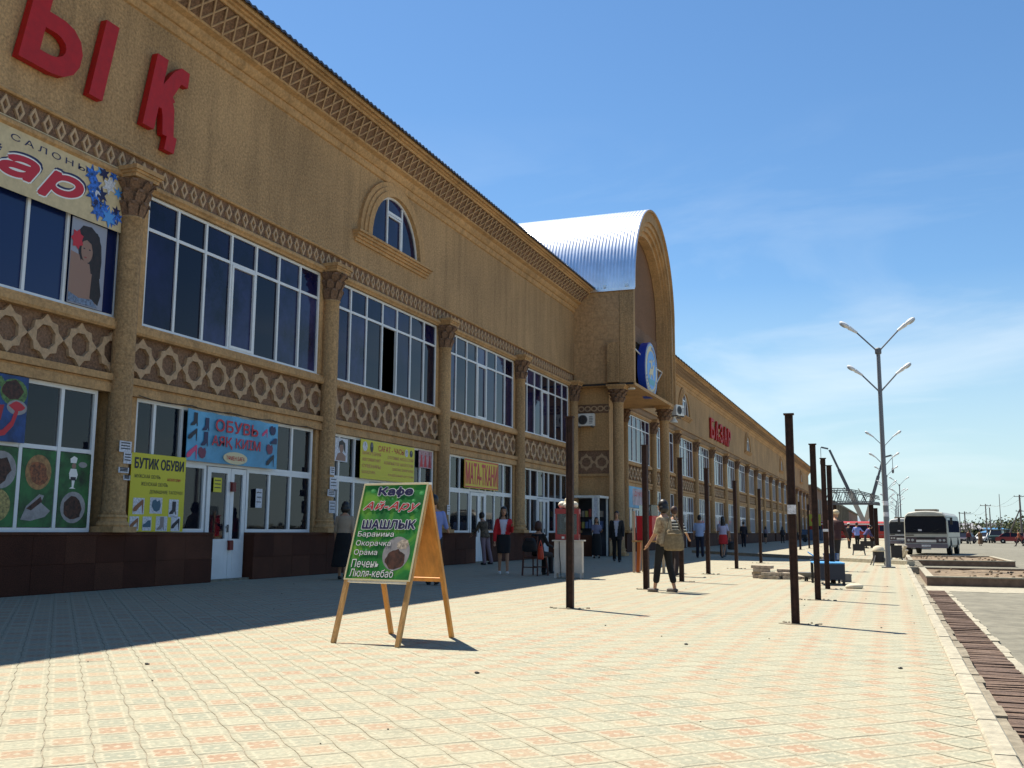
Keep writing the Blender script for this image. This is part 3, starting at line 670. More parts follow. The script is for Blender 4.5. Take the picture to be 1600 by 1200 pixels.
# portal: side walls, arched front, barrel roof, columns
PX, PY0, PY1, PZ = -10.32, 42.5, 51.1, 7.62
PC = (PY0+PY1)/2
BLOCK = mat('pale_block_cladding', (.44, .27, .135), .9, nscale=9, namt=.22, bump=.3, bscale=30)
def block_wall(Y, x0, x1, z0, z1, t=.3, sgn=-1, proud=.012):
    b = MB(); b.box(x0, x1, min(Y, Y-sgn*t), max(Y, Y-sgn*t), z0, z1); mk('portal_wall', b, BLOCK, hall)
    z = z0; r_ = 0
    while z < z1-.05:
        x = x0-(.31 if r_ % 2 else 0)
        while x < x1-.01:
            a, c = max(x, x0)+.006, min(x+.62, x1)-.006
            if c-a > .05:
                b = MB(); pr = proud+rnd.uniform(-.004, .006); b.box(a, c, min(Y, Y+sgn*pr), max(Y, Y+sgn*pr), z+.005, min(z+.33, z1)-.005); mk('wall_block', b, BLOCK, hall)
            x += .62
        z += .33; r_ += 1
block_wall(PY0, FX, -10.97, PZ, 11.9)
b = MB(); b.box(FX, PX-.8, PY1-.3, PY1, PZ, 12.0); mk('portal_wall', b, BLOCK, hall)
b = MB(); b.box(-10.95, PX-.002, PY0-.04, PY0+.3, PZ, 11.88); mk('corner_strip', b, PLASTER, hall)
b = MB(); b.box(-11.5, -10.97, PY0-.25, PY0-.02, PZ, 9.42); mk('corner_block', b, PLASTER, hall)
ZS, HH = 11.9, 4.8
def half(nx, rx, rz, z=ZS): return [(PC+rx*math.cos(math.pi*k/nx), z+rz*math.sin(math.pi*k/nx)) for k in range(nx+1)]
n = 32; fn = lambda u, v, d: (d, u, v); rx0 = (PY1-PY0)/2
def arch_band(name, ro, ho, ri, hi, x0, x1, m_, legs=True):
    A, B_ = half(n, ro, ho), half(n, ri, hi); b = MB()
    for k in range(n): b.prism([A[k], A[k+1], B_[k+1], B_[k]], fn, x0, x1)
    if legs:
        for s in (-1, 1): y_ = sorted((PC+s*ro, PC+s*ri)); b.box(x0, x1, y_[0], y_[1], PZ, ZS)
    return mk(name, b, m_, hall)
arch_band('portal_front', rx0, HH-.12, rx0-.24, HH-.62, PX-.78, PX, PLASTER)
arch_band('arch_moulding', rx0-.24, HH-.62, rx0-.30, HH-.85, PX-.78, PX-.10, PLASTER2)
arch_band('arch_moulding', rx0-.30, HH-.85, rx0-.36, HH-1.08, PX-.78, PX-.22, PLASTER2)
arch_band('arch_moulding', rx0-.36, HH-1.08, rx0-.42, HH-1.32, PX-.78, PX-.36, PLASTER2)
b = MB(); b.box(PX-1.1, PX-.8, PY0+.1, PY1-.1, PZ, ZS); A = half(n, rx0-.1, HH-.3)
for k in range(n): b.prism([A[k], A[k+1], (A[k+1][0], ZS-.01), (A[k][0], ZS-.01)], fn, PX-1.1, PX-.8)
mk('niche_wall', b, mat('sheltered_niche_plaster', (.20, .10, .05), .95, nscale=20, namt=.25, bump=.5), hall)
b = MB(); b.box(PX-.8, PX-.74, PY0+.45, PY1-.45, 10.1, 10.9); mk('niche_band', b, BROWN, hall)
b = MB(); b.box(FX, PX-.3, PY0+.01, PY1-.01, PZ-.12, PZ-.002); b.box(PX-.3, PX+.03, PY0+.01, PY1-.01, PZ-.14, PZ-.004); mk('porch_soffit', b, PLASTER2, hall)
b = MB(); b.box(FX, PX-.02, PY0-.05, PY0+.0, PZ-.1, PZ-.02); mk('painted_shadow_gap', b, DARK, hall)  # solid black strip, its colour standing in for a shaded gap
b = MB(); nx = 60; x0, x1 = -26.0, PX+.12; ny = int((x1-x0)/.04); vs = []; rr = rx0+.1
prof = half(nx, rr, HH, ZS-.02)
for j in range(ny+1):
    q = .012*math.cos(j*math.pi/2)
    for (u, v) in prof:
        dv = Vector((u-PC, v-ZS)); l = dv.length or 1; vs.append((x0+(x1-x0)*j/ny, u+dv.x/l*q, v+dv.y/l*q))
fs = [(j*(nx+1)+i, j*(nx+1)+i+1, (j+1)*(nx+1)+i+1, (j+1)*(nx+1)+i) for j in range(ny) for i in range(nx)]
b.add(vs, fs); mk('barrel_roof', b, ZINC, hall, smooth=True)
b = MB(); A, B_ = half(n, rr-.014, HH-.014, ZS-.02), half(n, rr-.1, HH-.1, ZS-.02)
for k in range(n): b.prism([A[k], A[k+1], B_[k+1], B_[k]], fn, PX+.002, PX+.115)
b.box(PX+.002, PX+.115, PC+rr-.1, PC+rr-.014, PZ, ZS-.02)
mk('roof_fascia', b, PLASTER2, hall)
for xx in (-12.7, -11.6, -10.6):
    b = MB(); b.box(xx-.07, xx+.07, PC-rr-.06, PC-rr+.0, ZS+.06, ZS+.18); mk('roof_bracket', b, CHROME, hall)
b = MB(); b.box(FX, PX+.1, PC-rr-.03, PC-rr-.0, ZS-.1, ZS+.02); mk('roof_edge_flashing', b, ZINC, hall)
# lower return wall with stars, facing the camera
LWX = -11.62
b = MB(); b.box(FX, LWX, 43.0, 44.3, 0, PZ-.1); mk('porch_wall', b, PLASTER2, hall)
b = MB(); b.box(FX, LWX+.02, 42.9, 43.0, 3.5, 3.62); mk('porch_moulding', b, PLASTER2, hall); b = MB(); b.box(FX, LWX+.02, 42.9, 43.0, 4.66, 4.78); mk('porch_moulding', b, PLASTER2, hall)
for z_ in ((3.62, 4.66), (6.35, 6.75)): b = MB(); b.box(FX, LWX, 42.97, 43.0, *z_); mk('porch_band', b, BROWN, hall)
for k in range(3):
    if k < 2: share('star_ornament', SME, (.42+.72*k, 42.95, 4.14), hall, (0, 0, R(-90)))
b = MB()
for k in range(5): b.ring(circ(FX+.2+.3*k, 6.55, .15, .13, 12), circ(FX+.2+.3*k, 6.55, .1, .08, 12), lambda u, v, d: (u, d, v), 42.95, 42.97)
mk('porch_scroll', b, STARM, hall)
CS2 = [mesh_of(q, n_, m_, sm) for q, n_, m_, sm in zip(column_set(.245, 7.53, 6.75, 1, .02), ('column', 'column_base', 'capital', 'abacus'), (PLASTER, PLASTER2, BROWN, PLASTER2), (True, False, False, False))]
put_column(-11.12, 42.72, CS2); put_column(-10.72, 50.6, CS2)
# emblem
em = thing('emblem', 'round blue and white emblem disc with a running horse, mounted in the portal arch', 'emblem', (-10.72, 46.8, 8.8))
b = MB(); b.prism(circ(0, 0, 1.36, 1.36, 48), lambda u, v, d: (d, u, v), -.16, .2); mk('rim', b, BLUEM, em)
b = MB(); b.prism(circ(0, 0, 1.31, 1.31, 48), lambda u, v, d: (d, u, v), .2, .215); mk('face_ring', b, GOLD, em)
b = MB(); b.ring(circ(0, 0, 1.28, 1.28, 48), circ(0, 0, 1.22, 1.22, 48), lambda u, v, d: (d, u, v), .215, .222); b.ring(circ(0, 0, .93, .93, 48), circ(0, 0, .89, .89, 48), lambda u, v, d: (d, u, v), .216, .226); mk('ring_line', b, SKYB, em)
b = MB(); b.prism(circ(0, 0, .9, .9, 40), lambda u, v, d: (d, u, v), .215, .221); mk('centre_field', b, SKYB, em)
b = MB()
for pts in ([(-.45, -.05), (-.2, .1), (.15, .08), (.35, .3), (.55, .32), (.5, .18), (.38, .05), (.3, -.15), (.45, -.4), (.35, -.42), (.15, -.22), (-.1, -.2), (-.3, -.45), (-.4, -.45), (-.3, -.2), (-.5, -.3), (-.6, -.25)],
            [(-.1, .12), (-.15, .4), (-.02, .58), (.12, .42), (.1, .12)], [(-.6, .3), (-.35, .45), (-.1, .4), (-.3, .33)], [(.2, .5), (.55, .62), (.4, .45)]):
    flat(pts, lambda u, v, d: (d, u, v), .23, b)
mk('horse_motif', b, GOLD, em)
b = MB(); flat([(-.7, -.45), (.7, -.45), (.5, -.72), (-.5, -.72)], lambda u, v, d: (d, u, v), .229, b); mk('lower_motif', b, mat('teal_enamel', (.03, .30, .38), .4), em)
b = MB()
for k in range(30):
    a = R(20+k*4.8) if k < 15 else R(200+(k-15)*9.6); c_, s_ = math.cos(a), math.sin(a); b.quad((.227, 1.03*c_-.03*s_, 1.03*s_+.03*c_), (.227, 1.03*c_+.03*s_, 1.03*s_-.03*c_), (.227, 1.16*c_+.03*s_, 1.16*s_-.03*c_), (.227, 1.16*c_-.03*s_, 1.16*s_+.03*c_))
mk('ring_marks', b, BLUEM, em)
b = MB()
for p, q in (((-.1, -3.9, .9), (-.05, -1.2, .6)), ((-.1, 3.9, .5), (-.05, 1.25, .45)), ((-.1, 3.9, .5), (-.05, 1.0, -.95))): b.bar(p, q, .05)
mk('bracket', b, WHITED, em)

# things fixed to the portal
def ac_unit(label, loc, rz):
    t = thing('air_conditioner', label, 'air conditioner', loc, rz, 'air conditioner units on the portal')
    b = MB(); b.box(-.4, .4, -.28, 0, 0, .55); mk('casing', b, WHITED, t)
    b = MB(); b.ring(circ(-.1, .27, .22, .22, 20), circ(-.1, .27, .19, .19, 20), lambda u, v, d: (u, -.28-d, v), 0, .02)
    for k in range(4): b.ring(circ(-.1, .27, .045+.04*k, .045+.04*k, 16), circ(-.1, .27, .038+.04*k, .038+.04*k, 16), lambda u, v, d: (u, -.28-d, v), .005, .012)
    mk('fan_grille', b, STEELD, t)
    b = MB(); b.prism(circ(-.1, .27, .19, .19, 20), lambda u, v, d: (u, -.28-d, v), 0, .004); mk('fan_opening', b, DARK, t)
    b = MB(); [b.box(.2, .36, -.29, -.28, .1+.07*k, .13+.07*k) for k in range(5)]; mk('louvre', b, STEELD, t)
    b = MB()
    for s in (-.3, .3): b.box(s-.02, s+.02, -.3, .1, -.06, 0)
    mk('bracket', b, STEELD, t)
ac_unit('air conditioner on the wall under the portal, its round fan facing the camera', (-12.62, 42.86, 5.75), 0)
ac_unit('dark-sided air conditioner hung at the right corner of the portal', (-10.3, 51.55, 7.1), R(70))
def flood(label, loc, rz):
    t = thing('floodlight', label, 'floodlight', loc, rz, 'floodlights on the portal')
    b = MB(); b.bar((0, 0, 0), (0, -.3, .05), .04); mk('arm', b, STEELD, t)
    b = MB(); b.lathe((0, -.4, 0), [(.07, .1), (.09, .02), (.2, -.16), (.2, -.2)], 14); mk('shade', b, WHITED, t)
flood('white floodlight on an arm at the lower left corner of the portal front', (-10.3, 43.4, 7.6), R(-60))
flood('white floodlight on an arm below the air conditioner at the portal right corner', (-10.05, 51.7, 6.95), R(-60))

# roof eave start: raised red letters
RED_LET = {'soft': [(-1, )]}
def raised(name, outlines, y0, z0, slant, label, cat, group=None, depth=(.02, .2)):
    t = thing(name, label, cat, (FX, y0, z0), group=group)
    return t
def slab(t, name, pts, slant, hole=None):
    f_ = lambda u, v, d: (d, u+v*slant, v); b = MB()
    if hole: b.ring(pts, hole, f_, .03, .17)
    else:
        # front as triangle fan-safe ngon, sides
        b.prism(pts, f_, .03, .17)
    return mk(name, b, RED, t)
SL = .19
t = thing('raised_letters', 'huge red raised letters ЫҚ on the upper wall at the left', 'letters', (FX, 11.35, 8.68))
# soft-sign half of Ы
o = [(0, 0), (.55, 0), (.95, .03), (1.2, .22), (1.26, .5), (1.16, .82), (.9, 1.02), (.6, 1.08), (.36, 1.08), (.36, 1.62), (0, 1.62), (0, .8)]
h = [(.36, .32), (.56, .32), (.74, .34), (.84, .42), (.87, .53), (.84, .66), (.74, .75), (.6, .78), (.36, .78), (.36, .7), (.36, .55), (.36, .42)]
b = MB(); f_ = lambda u, v, d: (d, u+v*SL, v)
b.prism([(0, 0), (.36, 0), (.36, 1.62), (0, 1.62)], f_, .03, .17)
def stroke(path_o, path_i, bb, dt=.168):
    for k in range(len(path_o)-1): bb.prism([path_o[k], path_o[k+1], path_i[k+1], path_i[k]], f_, .03, dt)
stroke([(.36, 0), (.7, 0), (.95, .05), (1.13, .18), (1.22, .38), (1.22, .62), (1.12, .84), (.93, .99), (.7, 1.05), (.36, 1.05)],
       [(.36, .3), (.6, .3), (.72, .33), (.82, .4), (.86, .48), (.86, .56), (.82, .64), (.72, .71), (.6, .74), (.36, .74)], b)
mk('letter', b, RED, t)
b = MB(); b.prism([(1.54, 0), (1.86, 0), (1.86, 1.55), (1.54, 1.55)], f_, .03, .17); mk('letter', b, RED, t)
b = MB(); b.prism([(2.90, 0), (3.21, 0), (3.21, 1.55), (2.90, 1.55)], f_, .03, .17)
stroke([(3.2, .98), (3.42, 1.38), (3.6, 1.56), (3.85, 1.55)], [(3.2, .52), (3.5, .8), (3.68, 1.22), (3.88, 1.22)], b)
stroke([(3.2, .98), (3.5, .85), (3.64, .62), (3.78, 0)], [(3.2, .52), (3.3, .5), (3.36, .38), (3.46, 0)], b, .164)
b.prism([(3.15, .5), (3.32, .5), (3.62, .78), (3.5, .9), (3.2, 1.0)], f_, .03, .161)
b.prism([(3.58, -.28), (3.86, -.28), (3.86, .06), (3.58, .06)], f_, .03, .166)
mk('letter', b, RED, t)
t = thing('raised_letters', 'row of red raised letters БАЗАР high on the far wing', 'letters', (FX, 78.7, 8.45))
for k, ch in enumerate('БАЗАР'):
    vs, fs = text_mb(ch, .015); a, c = min(v[0] for v in vs), max(v[0] for v in vs); e, g = min(v[1] for v in vs), max(v[1] for v in vs)
    b = MB(); b.add([(.05+dd, 2.2*k+(v[0]-a)/(c-a)*1.6, (v[1]-e)/(g-e)*1.6) for dd in (0, .14) for v in vs], fs+[tuple(i+len(vs) for i in f[::-1]) for f in fs])
    ec = {}
    for f in fs:
        for i in range(len(f)): e_ = (f[i], f[(i+1) % len(f)]); ec[e_] = 1
    b.f += [(i, j, j+len(vs), i+len(vs)) for (i, j) in ec if (j, i) not in ec]
    mk('letter', b, RED, t)

# ------------------------------------------------------------------ banners and posters on the facade
def banner(name, label, cat, y0, y1, z0, z1, m_, o=.06, th=.012, wav=0, group=None):
    t = thing(name, label, cat, (FX, 0, 0), local=False, group=group)
    b = MB(); nx = 16 if wav else 1
    vs = []; 
    for k in range(nx+1):
        y = y0+(y1-y0)*k/nx; dx = wav*math.sin(k*1.1)*.5; dz = -abs(math.sin(k*.8))*wav
        vs += [(FX+o+dx, y, z0), (FX+o+dx, y, z1+dz), (FX+o-th+dx, y, z0), (FX+o-th+dx, y, z1+dz)]
    fs = []
    for k in range(nx): a = 4*k; fs += [(a, a+4, a+5, a+1), (a+2, a+3, a+7, a+6), (a+1, a+5, a+7, a+3), (a, a+2, a+6, a+4)]
    fs += [(0, 1, 3, 2), (4*nx, 4*nx+2, 4*nx+3, 4*nx+1)]
    b.add(vs, fs); mk('sheet', b, m_, t); return t
def P(t, name, b, m_): return mk(name, b, m_, t)
def heel(cu, cv, s, fn, kind, b):
    S = {'heel': [(-.5, -.1), (-.3, .05), (.15, .35), (.4, .5), (.48, .42), (.46, -.5), (.4, -.5), (.32, .1), (.05, -.1), (-.2, -.35), (-.5, -.42), (-.58, -.3)],
         'boot': [(-.2, .55), (.25, .55), (.25, -.1), (.3, -.5), (.22, -.5), (.12, -.25), (-.1, -.45), (-.5, -.5), (-.52, -.38), (-.2, -.1)],
         'flat': [(-.55, -.1), (-.2, .05), (.1, .3), (.45, .3), (.5, -.15), (.45, -.32), (-.5, -.32), (-.58, -.22)],
         'pair': [(-.4, .35), (-.1, .45), (.1, .3), (.35, .42), (.5, .1), (.4, -.3), (.1, -.45), (-.2, -.4), (-.48, -.05)]}[kind]
    flat([(cu+u*s, cv+v*s) for u, v in S], fn, .004, b)
# yellow shoe boutique banner
t = banner('shop_banner', 'yellow poster БУТИК ОБУВИ with pictures of shoes, right of the big column', 'banner', 14.60, 16.12, 1.01, 2.46, YEL, .10)
F = fac(.10)
P(t, 'headline', text_fit('БУТИК ОБУВИ', F, 14.68, 16.06, 2.17, 2.38, bold=.035, d=.004), INK)
b = MB(); text_fit('МУЖСКАЯ ОБУВЬ', F, 14.7, 15.4, 2.0, 2.07, b, d=.004); text_fit('ЖЕНСКАЯ ОБУВЬ', F, 14.88, 15.62, 1.86, 1.93, b, d=.004); text_fit('ДОМАШНИЕ ТАПОЧКИ', F, 15.12, 16.05, 1.71, 1.79, b, d=.004); P(t, 'small_print', b, INK)
b = MB(); text_fit('низкие цены', F, 15.6, 15.98, 1.96, 2.03, b, d=.004); P(t, 'slogan', b, REDINK)
cards = [(14.85, 1.48, .3, .3, 'heel', 0), (15.32, 1.5, .34, .3, 'pair', 1), (15.82, 1.46, .28, .34, 'boot', 2), (14.76, 1.16, .24, .26, 'heel', 0), (15.1, 1.16, .24, .26, 'flat', 1), (15.5, 1.16, .32, .28, 'boot', 3), (15.9, 1.16, .26, .28, 'heel', 2)]
SC = [mat('print_brown', (.25, .09, .03), .5), mat('print_teal', (.03, .10, .16), .5), INK, mat('print_grey', (.24, .20, .19), .5)]
for u, v, a, c, kd, mi in cards:
    b = MB(); flat([(u-a/2, v-c/2), (u+a/2, v-c/2), (u+a/2, v+c/2), (u-a/2, v+c/2)], F, .003, b); q = P(t, 'photo_card', b, PAPER)
    b = MB(); heel(u, v, min(a, c)*.85, lambda x, y, d: F(x, y, d+.003), kd, b); mk('shoe_print', b, SC[mi], q)
# blue shoe banner over the door
t = banner('shop_banner', 'blue banner ОБУВЬ АЯҚ КИІМ with printed shoes above the white door', 'banner', 16.14, 19.3, 2.42, 3.46, BLU, .07, wav=.03)
F = fac(.07)
G = lambda u, v, d=0: F(u, v, d+.018)
P(t, 'headline', text_fit('ОБУВЬ', G, 17.0, 18.5, 3.08, 3.34, bold=.02, d=.004), REDINK)
P(t, 'headline', text_fit('АЯҚ КИІМ', G, 16.9, 18.6, 2.73, 2.99, bold=.015, d=.004), REDINK)
b = MB(); flat(circ(17.72, 2.56, .42, .13, 24), G, .002, b); q = P(t, 'price_oval', b, GOLD)
mk('small_print', text_fit('ТӨМЕН БАҒА', G, 17.4, 18.04, 2.51, 2.6, bold=.01, d=.006), REDINK, q)
for u, v, s, kd, m_ in ((16.35, 3.25, .26, 'boot', INK), (16.3, 2.95, .26, 'heel', INK), (16.72, 3.18, .26, 'boot', NAVYINK), (16.7, 2.88, .28, 'boot', NAVYINK), (16.3, 2.6, .3, 'heel', PINK), (16.6, 2.6, .26, 'pair', mat('print_plum', (.16, .02, .06), .5)),
                    (18.75, 3.2, .2, 'heel', PINK), (19.05, 3.28, .24, 'pair', NAVYINK), (19.12, 3.05, .22, 'flat', NAVYINK), (18.95, 2.85, .26, 'pair', mat('print_plum', (.16, .02, .06), .5)), (19.0, 2.6, .28, 'heel', INK)):
    b = MB(); heel(u, v, s, G, kd, b); P(t, 'shoe_print', b, m_)
# watch banner
t = banner('shop_banner', 'olive yellow banner САҒАТ-ЧАСЫ with two columns of red text', 'banner', 23.12, 26.32, 2.42, 3.46, YEL, .07)
F = fac(.07)
P(t, 'headline', text_fit('САҒАТ - ЧАСЫ', F, 24.1, 25.65, 3.2, 3.36, bold=.015, d=.004), REDINK)
b = MB()
for k, s in enumerate(('БИЖУТЕРИЯ', 'АВТОМАГНИТ', 'СУВЕНИРЫ', 'ШАҚПАҚ')): text_fit(s, F, 23.22, 24.25-(.3 if k == 3 else 0), 3.06-.17*k, 3.15-.17*k, b, d=.004)
for k, s in enumerate(('СОТОВЫЕ АКСЕССУАР', 'КОМПЬЮТЕР АКСЕССУАР', 'ШАҚПАҚ ЗАЖИГАЛКИ', 'КАДЕШЫЙ ОПТОМ')): text_fit(s, F, (24.65, 24.45, 24.95, 24.7)[k], 26.25, 3.03-.16*k, 3.12-.16*k, b, d=.004)
P(t, 'small_print', b, mat('print_rose', (.50, .10, .10), .5))
for u, v, a, c, m_ in ((23.35, 3.28, .13, .13, PAPER), (25.8, 3.27, .1, .11, PAPER), (23.72, 3.28, .09, .14, INK), (26.1, 3.27, .1, .1, INK)):
    b = MB(); flat(circ(u, v, a, c, 18), F, .004, b); q = P(t, 'watch_print', b, m_)
    b = MB(); b.quad(F(u-.01, v, .007), F(u+.01, v, .007), F(u+.01, v+c*.7, .007), F(u-.01, v+c*.7, .007)); mk('watch_hand', b, INK if m_ is PAPER else PAPER, q)
# fabric banner
t = banner('shop_banner', 'yellow banner МАТА-ТКАНИ in tall red letters with a red border', 'banner', 30.03, 33.08, 2.47, 3.44, YEL2, .07)
F = fac(.07)
P(t, 'headline', text_fit('МАТА-ТКАНИ', F, 30.15, 32.98, 2.6, 3.32, bold=.02, d=.004), REDINK)
b = MB(); b.ring([(30.05, 2.49), (33.06, 2.49), (33.06, 3.42), (30.05, 3.42)], [(30.1, 2.53), (33.01, 2.53), (33.01, 3.38), (30.1, 3.38)], F, .001, .005); P(t, 'border', b, REDINK)
# salon banner over the film window
t = banner('salon_banner', 'cream banner of the beauty salon with blue and red lettering and blue flowers, upper left', 'banner', 7.95, 14.0, 6.46, 7.66, CREAM, .05)
F = fac(.05)
P(t, 'headline', text_fit('СҰЛУЛЫҚ САЛОНЫ', F, 9.3, 13.1, 7.28, 7.41, spacing=1.4, d=.005), NAVYINK)
for nm, du, dv, dd, bo, m_ in (('script_shadow', .03, .035, .002, .03, NAVYINK), ('script_outline', 0, 0, .004, .026, WINK), ('script_word', 0, 0, .006, 0, REDINK)):
    P(t, nm, text_fit('Шашар', F, 7.6+du-bo, 13.05+du+bo, 6.58+dv-bo, 7.22+dv+bo, wt=bo+.03, shear=.3, spacing=1.1, d=dd), m_)
for k in range(20):
    u, v = rnd.uniform(13.2, 13.9), rnd.uniform(6.58, 7.5); r_ = rnd.uniform(.11, .21); b = MB()
    pts = [(u+r_*(1 if i % 2 else .45)*math.cos(math.pi*i/6), v+r_*(1 if i % 2 else .45)*math.sin(math.pi*i/6)) for i in range(12)]; flat(pts, F, .004+.0006*k, b); P(t, 'flower_print', b, (SNOWB, NAVYINK, SNOWB, SKYB, SNOWB, PAPER)[k % 6])
# portrait poster in the film window
t = banner('portrait_poster', 'poster of a dark-haired woman with a red flower in her hair', 'poster', 12.90, 13.72, 4.93, 6.46, mat('grey_blue_print', (.30, .31, .38), .5), .0, .01); F = fac(.0)
def pr(name, pts, m_, d): b = MB(); flat(pts, F, d, b); P(t, name, b, m_)
pr('hair_back', [(13.02, 6.2), (13.15, 6.36), (13.35, 6.38), (13.55, 6.25), (13.62, 5.9), (13.62, 5.5), (13.35, 5.5), (13.1, 5.75)], HAIRB, .0015)
pr('shoulders', [(12.905, 5.85), (13.1, 5.82), (13.2, 5.6), (13.55, 5.5), (13.6, 5.1), (13.5, 4.95), (12.905, 4.95)], SKINP, .002)
pr('long_hair', [(13.2, 6.2), (13.3, 6.33), (13.5, 6.3), (13.6, 6.1), (13.63, 5.8), (13.6, 5.5), (13.66, 5.2), (13.6, 5.0), (13.4, 5.1), (13.42, 5.5), (13.45, 5.8), (13.35, 6.1), (13.18, 6.12)], HAIRB, .004)
pr('neck', [(13.15, 5.75), (13.35, 5.7), (13.4, 5.5), (13.12, 5.45)], SKINP, .003)
pr('face', circ(13.27, 5.93, .135, .22, 22), SKINP, .006)
pr('fringe', [(13.12, 6.05), (13.14, 6.2), (13.28, 6.27), (13.42, 6.18), (13.44, 5.85), (13.4, 5.95), (13.36, 6.07), (13.25, 6.12)], HAIRB, .008)
pr('flower_print', [(13.03+.15*(1 if i % 2 else .7)*math.cos(math.pi*i/7), 6.08+.19*(1 if i % 2 else .7)*math.sin(math.pi*i/7)) for i in range(14)], REDINK, .010)
for u in (13.2, 13.33): pr('eye', circ(u, 5.955, .022, .012, 10), INK, .008)
pr('lips', circ(13.24, 5.8, .035, .014, 10), mat('lip_print', (.30, .06, .05), .5), .008)
pr('dress', [(12.905, 5.12), (13.15, 5.05), (13.45, 5.08), (13.6, 4.95), (12.905, 4.95)], mat('print_slate', (.12, .16, .24), .5, nscale=20, namt=.7), .009)
# food posters at the left edge
t = banner('food_poster', 'blue cafe poster with a plate of meat and a red chilli, at the left edge', 'poster', 10.9, 12.2, 2.42, 3.49, BLUEP, .04); F = fac(.04)
pr('plate_print', circ(11.92, 3.22, .27, .22, 20), LEAFG, .002); pr('food_print', blob(11.9, 3.25, .2, .16), MEAT, .004)
pr('plate_print', circ(12.0, 2.98, .2, .12, 18), PLATE, .003); pr('food_print', blob(12.0, 3.0, .14, .07), REDINK, .005)
pr('leaf_print', [(11.4, 3.3), (11.65, 3.45), (11.75, 3.35), (11.55, 3.2)], LEAFG, .004)
pr('chilli_print', [(11.55, 2.55), (11.75, 2.6), (11.9, 2.75), (11.97, 2.95), (12.02, 2.97), (12.03, 2.9), (11.95, 2.68), (11.8, 2.52), (11.6, 2.47)], REDINK, .006)
pr('swirl_print', [(11.3, 2.65), (11.6, 2.98), (11.75, 3.0), (11.7, 2.75), (11.45, 2.6)], mat('print_crimson', (.35, .01, .02), .5), .005)
for lab, y0, y1, stuff in (('green food poster with a white plate of meat, first from the left edge', 11.66, 12.18, 'a'), ('green food poster with a round stew plate and a long fish dish', 12.27, 12.97, 'b'), ('green food poster with a small cook in white above a kebab plate', 13.07, 13.76, 'c')):
    t = banner('food_poster', lab, 'poster', y0, y1, 1.08, 2.35, GREENP, -.05, .01, group='green food posters in the left window'); F = fac(-.05); yc = (y0+y1)/2
    if stuff == 'a':
        pr('plate_print', circ(yc-.05, 1.98, .3, .3, 22), PLATE, .002); pr('food_print', blob(yc-.1, 1.98, .22, .22), MEAT, .004); pr('plate_print', circ(yc-.08, 1.42, .26, .26, 22), mat('print_pilaf', (.38, .30, .10), .5, nscale=20, namt=.6), .002)
    if stuff == 'b':
        pr('plate_print', circ(yc, 1.98, .27, .29, 22), mat('print_bread', (.36, .18, .06), .5, nscale=12, namt=.4), .002); pr('food_print', blob(yc, 1.96, .2, .2), mat('print_stew', (.25, .07, .02), .5, nscale=20, namt=.7), .004)
        pr('dish_print', [(yc-.3, 1.2), (yc-.2, 1.42), (yc+.05, 1.62), (yc+.15, 1.6), (yc+.1, 1.48), (yc+.3, 1.35), (yc+.2, 1.25), (yc-.1, 1.18)], PLATE, .003); pr('food_print', [(yc-.2, 1.38), (yc+.08, 1.58), (yc+.12, 1.5), (yc-.1, 1.35)], MEAT, .005)
    if stuff == 'c':
        pr('plate_print', circ(yc, 1.42, .28, .27, 22), PLATE, .002); pr('food_print', blob(yc, 1.4, .22, .19), MEAT, .004)
        W = WINK
        pr('cook_hat_print', [(yc-.12, 2.18), (yc-.13, 2.25), (yc-.05, 2.3), (yc+.03, 2.27), (yc+.01, 2.18)], W, .004); pr('cook_face_print', circ(yc-.04, 2.13, .05, .05, 12), SKINP, .004)
        pr('cook_coat_print', [(yc-.11, 2.08), (yc+.02, 2.08), (yc+.06, 1.98), (yc+.03, 1.9), (yc-.12, 1.9), (yc-.14, 2.0)], W, .004); pr('cook_apron_print', [(yc-.1, 1.94), (yc+.02, 1.94), (yc+.02, 1.88), (yc-.1, 1.88)], INK, .005)
        pr('cook_leg_print', [(yc-.07, 1.88), (yc+.0, 1.88), (yc-.02, 1.76), (yc+.03, 1.74), (yc-.12, 1.74), (yc-.06, 1.77)], W, .004); pr('tray_print', circ(yc+.16, 2.16, .1, .05, 14), PLATE, .004)
# posters in the watch shop window
t = banner('portrait_poster', 'small poster of a woman with a black bob, left end of the watch shop window', 'poster', 21.95, 22.6, 2.8, 3.4, PAPER, -.02, .01); F = fac(-.02)
pr('shoulders', [(22.0, 2.82), (22.1, 3.0), (22.3, 3.05), (22.5, 2.95), (22.5, 2.82)], SKINP, .002); pr('face', circ(22.28, 3.14, .1, .12, 16), SKINP, .003); pr('hair_print', [(22.13, 3.1), (22.15, 3.3), (22.3, 3.36), (22.46, 3.28), (22.48, 3.02), (22.4, 3.1), (22.36, 3.24), (22.2, 3.22)], HAIRB, .005)
t = banner('dress_poster', 'pink and red dress poster at the right end of the watch shop window', 'poster', 26.8, 27.72, 2.93, 3.45, mat('print_dusky_pink', (.42, .24, .27), .5, nscale=12, namt=.4), -.02, .01); F = fac(-.02)
for u in (26.98, 27.25, 27.55): pr('dress_print', [(u-.1, 2.96), (u-.05, 3.2), (u-.04, 3.32), (u+.04, 3.32), (u+.05, 3.2), (u+.1, 2.96)], REDINK if u < 27.3 else mat('print_crimson', (.35, .01, .02), .5), .003); pr('face', circ(u, 3.37, .03, .035, 10), SKINP, .004)
